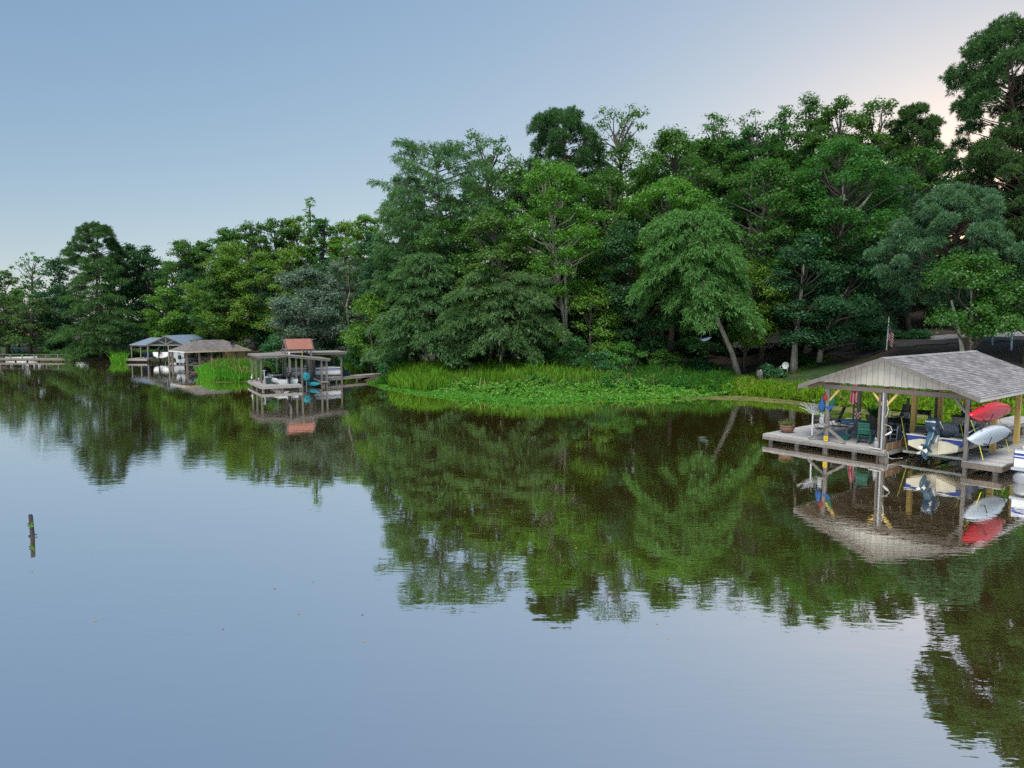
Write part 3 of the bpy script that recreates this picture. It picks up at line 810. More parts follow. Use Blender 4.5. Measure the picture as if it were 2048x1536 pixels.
# back rows that only show through gaps: copies of four trees
def back_rows():
    rng = np.random.default_rng(5)
    protos = []
    for k, (H, W, lf) in enumerate([(20, 9, 'dark'), (18, 8.5, 'hard'), (21, 8, 'dark'), (15, 9, 'hard')]):
        (mb, lm), V = hardwood(np.random.default_rng(900 + k), H, W, .12, nleaf=12000, size=.38)
        t = thing('hardwood_tree', '', 'tree', group='shaded trees in the back rows')
        mb.build('trunk', M['bark'], t, smooth=True)
        lm.build('branches', M['bark'], t, kind='stuff')
        np_obj('crown', np_mesh('crown', V, [quads(V)], M[lf]), t)['kind'] = 'stuff'
        protos.append([t, H, False])
    kids = {}
    for c in bpy.data.objects:
        if c.parent: kids.setdefault(c.parent.name, []).append(c)
    rows = []
    for px in range(835, 2150, 62): rows.append((px + rng.uniform(-15, 15), 91 + rng.uniform(-3, 4), 278 if 1340 < px < 1860 else (335 if 900 < px < 1340 else 400)))
    for px in range(1370, 1830, 58): rows.append((px + rng.uniform(-12, 12), 96 + rng.uniform(-2, 3), 272))
    for px in range(760, 2150, 85): rows.append((px + rng.uniform(-15, 15), 78 + rng.uniform(-2, 3), 455))
    for px in range(-60, 800, 52): rows.append((px + rng.uniform(-12, 12), 134 + rng.uniform(-3, 6), 500 if px > 230 else 585))
    for px in range(385, 800, 70): rows.append((px, 108 + rng.uniform(-3, 3), 520))
    for px in range(1180, 2120, 46): rows.append((px + rng.uniform(-12, 12), 86 + rng.uniform(-3, 5), 590))
    def spot(px, Y):
        if Y > 120: return 'far row behind the left shore'
        if Y > 100: return 'row below the left ridge'
        if Y > 85: return 'last row behind the high trees'
        return 'shaded row behind the bank trees'
    count = {}
    NR = len(rows)
    for i, (px, Y, top) in enumerate(rows):
        p = protos[i % 4]
        o = p[0] if not p[2] else copy_tree(p[0], None, kids)
        p[2] = True
        x, y = gpt(px, Y); z = gz(x, y)
        s = (atY(px, top + rng.uniform(-12, 25), Y)[2] - z) / p[1]
        s = max(s, .3)
        o.location = (x, y, z); o.rotation_euler = (0, 0, rng.uniform(0, 6.3))
        o.scale = (max(s, .55) * rng.uniform(.9, 1.15),) * 2 + (s,)
        o['label'] = 'shaded broadleaf tree of the ' + spot(px, Y) if top != 590 or Y > 120 else 'low understory tree in deep shade under the high canopy'
back_rows()

# ------------------------------------------------------------------ shrubs
def shrub(px, base_py, top, wpx, Y, label, leaf, nleaf=5000, size=.17, group=None):
    NT[0] += 1
    rng = np.random.default_rng(300 + NT[0])
    x, y = gpt(px, Y); z = gz(x, y)
    H = max(.5, atY(px, top, Y)[2] - z); W = wpx * Y / FPX
    (mb, lm), V = hardwood(rng, H, W, .04, nleaf=nleaf, size=size, shape='dome', r0=.05, nclump=max(10, int(W * H * 1.6)))
    t = thing('shrub', label, 'shrub', (x, y, z), 0, group)
    mb.build('stem', M['bark'], t, smooth=True)
    lm.build('branches', M['bark'], t, kind='stuff')
    np_obj('foliage', np_mesh('foliage', V, [quads(V)], M[leaf]), t)['kind'] = 'stuff'
shrub(1143, 745, 682, 58, 62.5, 'blue-green shrub with upright shoots under the pale forked tree', 'shrub_d')
shrub(1255, 745, 690, 95, 62.5, 'bright shrub at the foot of the reddish leaning stem', 'shrub', 8000)
shrub(1200, 755, 705, 66, 61.5, 'mid green shrub between the blue-green shrub and the bright one', 'shrub_d', 5500)
shrub(1330, 745, 705, 72, 63, 'rounded shrub under the drooping cypress', 'shrub', 6000)
shrub(1400, 752, 720, 60, 64, 'dark shrub left of the leaning trunk', 'shrub_d', 4500)
shrub(1075, 755, 690, 70, 65, 'shady shrub right of the feathery cypress', 'shrub_d', 5500)
shrub(1607, 742, 720, 42, 66, 'low shrub between the two grey trunks right of the white chair', 'shrub_d', 3500)
shrub(1540, 748, 735, 46, 63, 'low dark shrub behind the tree stump', 'shrub_d', 3000)
shrub(722, 742, 660, 90, 76, 'mounded shrub at the shore end of the plank walkway', 'shrub_d', 8000, .2)
shrub(800, 745, 690, 90, 70, 'shrub between the walkway and the feathery cypress', 'shrub_d', 6500, .2)
shrub(560, 735, 672, 100, 80, 'thicket behind the copper-roofed dock', 'shrub_d', 8000, .22)
shrub(440, 735, 672, 90, 106, 'shrub behind the hip-roofed boathouse', 'shrub_d', 7000, .24)
shrub(1820, 712, 680, 90, 70, 'dark shrub behind the flagpole', 'shrub_d', 5000, .2)
shrub(1740, 725, 690, 110, 72, 'dark thicket left of the flagpole', 'shrub_d', 7000, .2)
shrub(1960, 705, 670, 120, 76, 'dark thicket beside the carport', 'shrub_d', 7000, .22)
shrub(1480, 725, 690, 110, 80, 'dark thicket behind the parked cars', 'shrub_d', 6000, .24)
shrub(1640, 720, 670, 120, 84, 'dark thicket beyond the black pickup', 'shrub_d', 6500, .24)
shrub(1380, 725, 680, 110, 78, 'dark thicket behind the drooping cypress', 'shrub_d', 6000, .24)
shrub(1260, 720, 640, 130, 72, 'dark undergrowth behind the bank shrubs', 'shrub_d', 7000, .22)
shrub(960, 735, 650, 130, 70, 'dark undergrowth behind the feathery cypresses', 'shrub_d', 6000, .22)

# ------------------------------------------------------------------ reeds, water plants, bank grass (nobody could count them)
def scatter(rng, poly, n, smin=-99, smax=99):
    poly = np.array(poly); lo, hi = poly.min(0), poly.max(0)
    out = []
    got = 0
    while got < n:
        Q = rng.uniform(lo, hi, (n * 2, 2))
        ins = np.zeros(len(Q), bool)
        for i in range(len(poly)):
            (x1, y1), (x2, y2) = poly[i], poly[(i + 1) % len(poly)]
            c = (y1 > Q[:, 1]) != (y2 > Q[:, 1])
            with np.errstate(divide='ignore', invalid='ignore'): xi = (x2 - x1) * (Q[:, 1] - y1) / (y2 - y1) + x1
            ins ^= c & (Q[:, 0] < xi)
        Q = Q[ins]
        s = inland(Q); Q = Q[(s > smin) & (s < smax)]
        if len(Q) == 0: break
        out.append(Q); got += len(Q)
    return np.concatenate(out)[:n]

def blades(name, label, pts, h, wid, leaf, lean=.35, hn=.35, zmin=-.05, seed=1, density_lumps=0.0, taper=True):
    rng = np.random.default_rng(seed)
    if density_lumps:
        k = wave(pts[:, 0], pts[:, 1], 1.3, seed) + rng.normal(size=len(pts)) * .5
        pts = pts[k > -1 + density_lumps]
    n = len(pts)
    z = np.maximum(ground_z(pts), zmin)
    b = np.concatenate([pts, z[:, None]], 1)
    ctr = pts.mean(0); ex = np.abs(pts - ctr) / np.maximum(np.percentile(np.abs(pts - ctr), 95, axis=0), 1e-3)
    edge = np.clip(1.45 - .75 * np.maximum(ex[:, 0], .6 * ex[:, 1]), .42, 1) if taper else 1.0
    hh = edge * h * (1 + hn * wave(pts[:, 0], pts[:, 1], .9, seed)) * rng.uniform(.6, 1.15, n)
    az = rng.uniform(0, 6.283, n); ln = np.abs(rng.normal(size=n)) * lean
    d = np.stack([np.cos(az) * ln, np.sin(az) * ln, np.ones(n)], 1)
    side = np.stack([-np.sin(az), np.cos(az), np.zeros(n)], 1)
    f = rng.uniform(0, 6.283, n); side = np.stack([np.cos(f), np.sin(f), np.zeros(n)], 1) * (wid * rng.uniform(.6, 1.3, n))[:, None] * .5
    m1 = b + d * (hh * .45)[:, None] * [.55, .55, 1]; m2 = b + d * (hh * .8)[:, None] * [.95, .95, 1]
    tip = b + d * hh[:, None] * [1.6, 1.6, 1 ] - np.array([0, 0, 1]) * (hh * ln * .35)[:, None]
    V = np.stack([b - side * .7, b + side * .7, m1 + side, m1 - side, m2 + side * .75, m2 - side * .75, tip], 1).reshape(-1, 3)
    i = np.arange(n)[:, None] * 7
    Q = np.concatenate([i + [0, 1, 2, 3], i + [3, 2, 4, 5]]); Tt = i + [5, 4, 6]
    o = np_obj(name, np_mesh(name, V, [Q, Tt], M[leaf]))
    return tag(o, label, kind='stuff')

RG = np.random.default_rng(11)
P2 = lambda l: [at(x, y)[:2] for x, y in l]
PG = lambda l: [atg(x, y)[:2] for x, y in l]
blades('reed_bed', 'tall bright reeds standing in the water beside the hip-roofed boathouse', scatter(RG, P2([(396, 752), (425, 764), (480, 764), (520, 757), (535, 750), (500, 742), (430, 738), (400, 740)]), 5200), 1.15, .06, 'reed', seed=2, hn=.22)
blades('reed_bed', 'darker reeds behind the copper-roofed dock', scatter(RG, P2([(520, 750), (600, 748), (690, 750), (700, 742), (620, 736), (520, 740)]), 3000), 1.7, .07, 'reed_d', seed=3)
blades('reed_bed', 'small clump of yellow-green reeds by the far left shore', scatter(RG, P2([(222, 727), (250, 727), (255, 722), (225, 722)]), 700), 1.3, .07, 'reed', seed=4)
blades('reed_bed', 'tall reeds behind the shore end of the plank walkway', scatter(RG, P2([(690, 752), (770, 752), (800, 745), (760, 738), (690, 740)]), 4200), 2.2, .07, 'reed', seed=5, lean=.25)
blades('reed_bed', 'tall green grass left of the water plants', scatter(RG, P2([(778, 776), (800, 781), (850, 786), (900, 785), (910, 770), (850, 762), (780, 762)]), 7000), 1.55, .06, 'reed', seed=6, lean=.3)
blades('reed_bed', 'green rushes in front of the feathery cypresses', scatter(RG, P2([(890, 782), (1000, 788), (1150, 788), (1250, 782), (1250, 766), (1100, 764), (900, 766)]), 7000), 1.5, .06, 'reed', seed=7, lean=.3)
blades('reed_bed', 'long arching grass below the leaning trunk', scatter(RG, P2([(1210, 778), (1300, 786), (1440, 790), (1475, 782), (1450, 766), (1250, 762)]), 6500), 1.25, .06, 'reed_d', seed=8, lean=.6)
BANK = PG([(1440, 788), (1500, 793), (1580, 800), (1660, 811), (1760, 821), (1900, 828), (2090, 832), (2090, 800), (1900, 782), (1760, 772), (1680, 774), (1590, 776), (1530, 773), (1490, 765), (1440, 770)])
blades('bank_grass', 'bright yellow-green blades standing up along the right bank', scatter(RG, BANK, 15000), .66, .09, 'pick', seed=9, lean=.35, taper=False)
blades('bank_grass', 'green grass on the slope behind the boathouse', scatter(RG, PG([(1700, 772), (1900, 790), (2100, 805), (2150, 790), (2000, 776), (1900, 768), (1800, 764), (1700, 762)]), 6000), .42, .07, 'reed', seed=10, lean=.8)
for nm, poly, n_, h_ in (('brown seed stalks among the reeds beside the hip-roofed boathouse', P2([(400, 750), (480, 762), (530, 752), (430, 740)]), 420, 1.4), ('dry stems scattered through the middle bank plants', P2([(800, 778), (1000, 792), (1400, 786), (1400, 770), (1000, 770), (800, 766)]), 1300, 1.1), ('dry stems among the right bank plants', BANK, 900, .75)):
    blades('dry_stems', nm, scatter(RG, poly, n_), h_, .045, 'dry', seed=n_, lean=.5, taper=False)
blades('bank_grass', 'short grass tufts on the far left lawn', scatter(RG, [(-84, 109.5), (-56, 108), (-44, 109), (-44, 118), (-84, 122)], 5000), .35, .08, 'reed', seed=12)
blades('bank_grass', 'rough weeds at the lawn edge by the white chair', scatter(RG, [gpt(1430, 60), gpt(1660, 64), gpt(1660, 66), gpt(1430, 63)], 3000), .35, .05, 'reed_d', seed=13, density_lumps=.6)

def mat_plants(name, label, pts, h, size, leaf, seed, per=5):
    rng = np.random.default_rng(seed)
    n = len(pts)
    hh = np.clip(.35 + .65 * wave(pts[:, 0], pts[:, 1], 1.1, seed) + .35 * wave(pts[:, 0], pts[:, 1], 3.1, seed + 3), .05, 1.3) * h
    s = inland(pts)
    hh *= np.clip((s + 1.8) / 2.0, .22, 1)
    z = np.maximum(ground_z(pts), 0) + .03 + hh * np.sqrt(rng.uniform(.05, 1, n))
    anc = np.concatenate([pts, z[:, None]], 1)
    V = leaves(rng, anc, np.tile([[0, -.25, .6]], (n, 1)), per, .07, size, asp=.5, up=.5, jit=.6)
    return tag(np_obj(name, np_mesh(name, V, [quads(V)], M[leaf])), label, kind='stuff')

mat_plants('water_primrose', 'bright green mounded water plants along the middle bank', scatter(RG, P2([(850, 786), (900, 793), (1000, 801), (1100, 804), (1200, 799), (1300, 797), (1390, 795), (1470, 790), (1440, 780), (1300, 776), (1100, 774), (930, 774)]), 22000), .95, .19, 'prim', 21)
mat_plants('water_primrose', 'low blue-green water plants fringing the lake edge', scatter(RG, P2([(735, 766), (770, 776), (850, 791), (950, 801), (1050, 807), (1130, 806), (1200, 800), (1290, 798), (1300, 794), (1100, 797), (950, 790), (850, 780), (770, 764)]), 12000), .3, .17, 'prim2', 22)
mat_plants('weeds', 'tangled weeds under the reeds beside the hip-roofed boathouse', scatter(RG, P2([(440, 758), (520, 756), (560, 748), (520, 742), (450, 748)]), 2500), .8, .22, 'prim', 23)
mat_plants('weeds', 'broad-leaved weeds at the foot of the bank shrubs', scatter(RG, [gpt(1040, 57), gpt(1380, 57), gpt(1400, 60), gpt(1040, 60)], 9000), 1.1, .2, 'shrub', 24)
mat_plants('bank_plants', 'dense broad-leaved yellow-green plants along the right bank', scatter(RG, BANK, 17000), .5, .2, 'pick', 25, per=4)

def algae(name, label, pts, n, seed, size=.35):
    rng = np.random.default_rng(seed)
    Q = scatter(rng, pts, n)
    k = rng.uniform(0, 6.28, n); r_ = size * rng.uniform(.4, 1.3, n)
    ang = np.linspace(0, 2 * np.pi, 7)[:-1]
    rr = r_[:, None] * rng.uniform(.6, 1.2, (n, 6))
    V = np.stack([Q[:, :1] + rr * 1.6 * np.cos(ang), Q[:, 1:] + rr * np.sin(ang), .004 + .003 * rng.uniform(size=(n, 1)) + 0 * rr], 2).reshape(-1, 3)
    return tag(np_obj(name, np_mesh(name, V, [np.arange(n * 6).reshape(-1, 6)], M['algae'])), label, kind='stuff')
algae('algae_mat', 'thin film of floating duckweed along the right bank', P2([(1350, 796), (1430, 799), (1520, 803), (1600, 811), (1680, 822), (1760, 834), (1850, 838), (1850, 828), (1700, 814), (1600, 800), (1480, 792), (1380, 790)]), 1100, 31, .2)
algae('algae_mat', 'film of floating scum behind the copper-roofed dock', P2([(430, 766), (500, 764), (560, 760), (560, 752), (500, 754), (430, 762)]), 260, 32, .3)

# ------------------------------------------------------------------ shingled boathouse (right)
BX, BY, BA = 15.8, 30.0, R(-51)
CA, SA = math.cos(BA), math.sin(BA)
def L2W(u, v, z=0.0): return (BX + u * CA - v * SA, BY + u * SA + v * CA, z)
DZ = .45
bh = thing('boathouse', 'open boathouse with grey shingled gable roof, wooden posts and wide plank deck', 'boathouse', (BX, BY, 0), BA)
def bpart(name, mb, m_, **k): return mb.build(name, m_, bh, **k)
RZ, EZ, HW = 4.40, 3.0, 3.67
slope = (RZ - EZ) / HW
V0, V1 = -.32, 10.4
UL, UC, UR = -2.46, 0.02, 3.17
rows = (0.0, 3.0, 6.0, 9.3)
# posts
for ui, u in enumerate((UL, UC, UR)):
    for vi, v in enumerate(rows):
        new = (ui > 0 and vi > 0)
        w_ = .19 if (ui == 1 and vi == 0) else (.2 if new else .15)
        bpart('post', MB().box((u, v + .1, (2.9 - 1.2) / 2 + .0), (w_, w_, 4.1)), M['wood_y'] if new else M['wood_g'], bevel=.008,
              label='new yellow timber post' if new else None)
        if ui == 1 and vi in (0, 2): bpart('post', MB().box((u - .19, v + .12, .85), (.1, .14, 4.1)), M['wood_d'])
        if vi == 0:
            for s in ((-1, 1) if ui == 1 else ((1,) if ui == 0 else (-1,))):
                bpart('brace', MB().beam((u + s * .07, .1, 2.35), (u + s * .5, .1, 2.88), .09, .09), M['wood_y'] if ui != 2 else M['wood_g'])
# deck braces at the left front post
bpart('brace', MB().beam((UL - .06, .1, 1.05), (UL - .85, .12, .5), .1, .1), M['wood_g'])
bpart('brace', MB().beam((UL + .06, .1, 1.05), (UL + .85, .12, .5), .1, .1), M['wood_g'])
bpart('brace', MB().beam((UL - .06, 3.1, .95), (UL - .45, 3.1, .5), .1, .1), M['wood_d'])
# beams
bpart('beam', MB().box(((UL + UR) / 2 + .05, .1, 2.99), (UR - UL + .45, .2, .2)), M['wood_d'], bevel=.01)
for v in rows[1:]: bpart('beam', MB().box(((UL + UR) / 2, v + .1, 2.99), (UR - UL + .2, .16, .2)), M['wood_d'])
for u, zz in ((UL, 3.2), (UC, 3.2), (UR, 2.965)): bpart('beam', MB().box((u, 4.75, zz), (.14, 9.2, .17)), M['wood_d'])
# trusses / rafters under the roof
for v in np.arange(.5, 10.2, 1.2):
    for s in (-1, 1):
        bpart('rafter', MB().beam((0, v, RZ - .24), (s * (HW - .08), v, EZ - .21 + .03), .05, .14), M['ceiling'])
# gable boards
n = 26
for end, vv in ((0, -.06), (1, 9.6)):
    for i in range(n):
        u0 = -3.1 + 6.2 * i / n; u1 = -3.1 + 6.2 * (i + 1) / n - .012
        zt = lambda u: RZ - abs(u) * slope - .13
        z0 = 3.19 + .012 * math.sin(i * 2.3)
        poly = [(u0, vv, z0), (u1, vv, z0)]
        if zt(u1) > z0 + .01: poly.append((u1, vv, zt(u1)))
        if u0 < 0 < u1: poly.append((0, vv, zt(0)))
        if zt(u0) > z0 + .01: poly.append((u0, vv, zt(u0)))
        if len(poly) >= 3: bpart('siding_board', MB().extr(poly, (0, .03, 0)), M['siding'])
bpart('gable_backing', MB().extr([(-3.05, -.02, 3.24), (3.05, -.02, 3.24), (0, -.02, RZ - .2)], (0, .02, 0)), M['ceiling'])
# roof decks and trim
for s in (-1, 1):
    mb = MB()
    mb.extr([(0, V0, RZ - .11), (0, V0, RZ - .03), (s * HW, V0, EZ - .03), (s * HW, V0, EZ - .11)], (0, V1 - V0, 0))
    bpart('roof_deck', mb, M['ceiling'])
    bpart('rake_board', MB().extr([(0, V0 - .035, RZ - .17), (0, V0 - .035, RZ + .012), (s * (HW + .02), V0 - .035, EZ + .012), (s * (HW + .02), V0 - .035, EZ - .17)], (0, .032, 0)), M['wood_g'])
    bpart('fascia', MB().box((s * (HW + .015), (V0 + V1) / 2, EZ - .08), (.028, V1 - V0, .17)), M['offwhite'])
    # shingle courses, each tab its own little slab
    mb = MB(); rng = random.Random(3 + s)
    Ls = math.hypot(HW + .04, RZ - EZ); nc = 27; ex = Ls / nc
    dx, dz = s * (HW + .04) / Ls, -(RZ - EZ) / Ls
    nx_, nz_ = -dz * s * s, 0
    nrm = Vector((-dz * s, 0, abs(dx)))
    for c in range(nc):
        off = (c % 2) * .15
        v = V0 - .03 - off
        while v < V1 + .03:
            w_ = .3
            va, vb = max(v, V0 - .03), min(v + w_ - .008, V1 + .03)
            if vb - va > .03:
                t0, t1 = c * ex - .02, (c + 1) * ex + .006 * rng.random()
                h0, h1 = .004, .022 + .006 * rng.random()
                P = lambda t, h, vv: (dx * t + nrm.x * h, vv, RZ - .03 + dz * t + nrm.z * h)
                mb.quad(P(t0, h0, va), P(t0, h0, vb), P(t1, h1, vb), P(t1, h1, va))
                mb.quad(P(t1, h1, va), P(t1, h1, vb), P(t1, -.002, vb), P(t1, -.002, va))
            v += w_
    bpart('shingles', mb, M['shingle'], kind='stuff')
bpart('ridge_cap', MB().extr([(-.16, V0 - .03, RZ - .055), (0, V0 - .03, RZ + .022), (.16, V0 - .03, RZ - .055)], (0, V1 - V0 + .06, 0)), M['shingle'])
# deck
DU0, DU1, FU1 = -5.6, .16, 4.45
def board(u0, u1, v, z=DZ, w_=.138, jit=.006):
    mb = MB().box(((u0 + u1) / 2, v, z - .02 + random.uniform(-1, 1) * .003), (u1 - u0 + random.uniform(-jit, jit) * 3, w_, .04))
    bpart('deck_board', mb, M['deck'])
v = .07
while v < 8.6:
    if v < 7.0:
        board(DU0, DU1, v)
    else: board(DU0, 4.4, v)
    v += .146
v = .02
while v < 6.95:
    board(3.12, FU1, v, DZ + .004, jit=.02); v += .146
# rim boards, joists and piles
for (a, b, zc, h_) in (((DU0 + .02, -.03), (DU1, -.03), .31, .2), ((DU0 - .0, 0), (DU0 - .0, 8.6), .31, .2), ((DU1 + .03, 0), (DU1 + .03, 7.0), .31, .2),
                       ((3.1, -.08), (FU1 + .02, -.08), .31, .2), ((3.09, 0), (3.09, 7.0), .31, .2), ((FU1, .03), (FU1, 8.6), .31, .19), ((DU1, 7.02), (3.1, 7.02), .31, .2)):
    bpart('rim_board', MB().beam((a[0], a[1], zc), (b[0], b[1], zc), .045, h_), M['wood_d'] if a[0] > 3 else M['wood'])
bpart('rim_board', MB().box((-2.7, -.065, .25), (5.75, .03, .12)), M['wood_g'])
for u in np.linspace(DU0 + .35, 4.2, 8):
    for v in (.14, 3.3, 6.6, 8.3):
        if .3 < u < 3.0 and v < 7: continue
        bpart('pile', MB().tube([(u, v, -1.6), (u, v, .24)], .11, 8), M['wood_g'])
for v in (.6, 1.8, 3.0, 4.2, 5.4, 6.6, 7.8):
    bpart('joist', MB().box(((DU0 + DU1) / 2, v, .31), (DU1 - DU0 - .1, .05, .18)), M['wood_d'])
# brown bumper board along the slip, metal brackets
bpart('bumper_board', MB().box((DU1 + .03, 1.35, .58), (.05, 2.5, .3)), M['wood_b'], bevel=.01)
for v in (.55, 1.3): bpart('bracket', MB().box((DU1 + .065, v, .58), (.012, .03, .32)), M['alu'])
for u, v in ((DU1 + .08, .05), (DU1 + .08, 1.9)):
    bpart('mooring_hook', MB().tube([(u, v, .4), (u + .06, v - .02, .15), (u + .2, v - .02, .12), (u + .5, v + .3, .16)], .018, 6), M['alu'])
# front-corner white plate and black cable
bpart('corner_plate', MB().box((-.22, -.02, .475), (.5, .1, .03)), M['offwhite'])
# lattice of fishing gear hung under the back of the roof
for k in range(11):
    bpart('hanging_lure', MB().tube([(1.5 + .16 * k, 6.4, 2.72), (1.5 + .16 * k, 6.4, 2.4 - .05 * (k % 3))], [.012, .028], 5), M['wood_b'] if k % 2 else M['copper'])
bpart('rod_rack', MB().box((2.35, 6.4, 2.76), (1.9, .05, .06)), M['black'])
bpart('rod_rack', MB().box((2.35, 6.4, 2.55), (1.9, .03, .03)), M['black'])
# string lights under the beams
for k in range(13):
    u = UL + .4 + k * .44
    bpart('light_bulb', MB().ell((u, 2.95, 2.72 + .05 * math.cos(k * 2.1)), (.028, .028, .04), 8, 5), M['lamp_w'])
# electrical conduit and cord on the centre post
bpart('conduit', MB().tube([(UC - .02, -.02, 2.9), (UC - .02, -.02, .5)], .035, 8), M['alu'])
bpart('cord', MB().tube([(UC + .13, .0, 2.6), (UC + .2, -.03, 2.2), (UC + .16, -.03, 1.95), (UC + .09, -.02, 1.85)], .013, 5), M['twine'])
bpart('cord', MB().tube([(UC + .1, .0, 1.55), (UC + .3, -.02, 1.5), (UC + .4, -.02, 1.32), (UC + .3, 0, 1.16), (UC + .14, 0, 1.1)], .014, 5), M['twine'])
bpart('clamp_lamp', MB().tube([(UC + .13, -.02, 1.1), (UC + .36, -.05, 1.26)], [.025, .04], 8), M['white'])
# yellow number plate on the left front post
plate = bpart('number_plate', MB().box((UL, -.03 + .05, .6), (.19, .015, .24)), M['yellow_p'])
def lettering(txt, size, parent, loc, rot, m_, name='lettering', ext=.004):
    cu = bpy.data.curves.new(name, 'FONT'); cu.body = txt; cu.size = size; cu.extrude = ext; cu.align_x = 'CENTER'; cu.align_y = 'CENTER'
    tmp = bpy.data.objects.new(name + '_tmp', cu); COL.objects.link(tmp)
    bpy.context.view_layer.update()
    me = bpy.data.meshes.new_from_object(tmp.evaluated_get(bpy.context.evaluated_depsgraph_get()))
    bpy.data.objects.remove(tmp); bpy.data.curves.remove(cu)
    me.materials.clear(); me.materials.append(m_)
    o = bpy.data.objects.new(name, me); COL.objects.link(o); o.parent = parent; o.location = loc; o.rotation_euler = rot
    return o
lettering('3', .2, plate, (UL, .008, .6), (R(90), 0, 0), M['wood_b'])

# walkway to the bank
ww = thing('walkway', 'grey plank walkway leading from the shingled boathouse to the grassy bank', 'walkway', (BX, BY, 0), BA)
v = 8.75
while v < 16.8:
    MB().box((.65, v, .47), (1.25, .138, .04)).build('plank', M['deck'], ww); v += .146
for u in (.08, 1.22): MB().box((u, 12.75, .34), (.05, 8.1, .2)).build('stringer', M['wood'], ww)
for v in (9.6, 12, 14.4):
    for u in (.15, 1.15): MB().tube([(u, v, -1.5), (u, v, .26)], .08, 8).build('pile', M['wood_g'], ww)

# ------------------------------------------------------------------ boats
def hull_sections(Ln, B, D, ns=12, vdeep=.16):
    """sections from stern (y=0) to bow (y=Ln); points port gunwale > chine > keel > chine > gunwale"""
    secs = []
    for i in range(ns + 1):
        t = i / ns
        hb = B / 2 * (1 - max(0, (t - .5) / .5) ** 2.3) + .03
        hb *= (.93 + .07 * min(1, t / .25))
        ch = hb * (.86 - .25 * max(0, t - .6))
        zc = D * (.32 + .45 * max(0, (t - .55) / .45) ** 2)
        zk = D * (.0 + .75 * max(0, (t - .6) / .4) ** 2.2)
        zg = D * (1 + .12 * t * t)
        y = Ln * t
        secs.append([(-hb, y, zg), (-hb * .97, y, zg * .42 + zc * .58), (-ch, y, zc), (-ch * .5, y, (zc + zk) / 2 - .03), (0, y, zk), (ch * .5, y, (zc + zk) / 2 - .03), (ch, y, zc), (hb * .97, y, zg * .42 + zc * .58), (hb, y, zg)])
    return secs

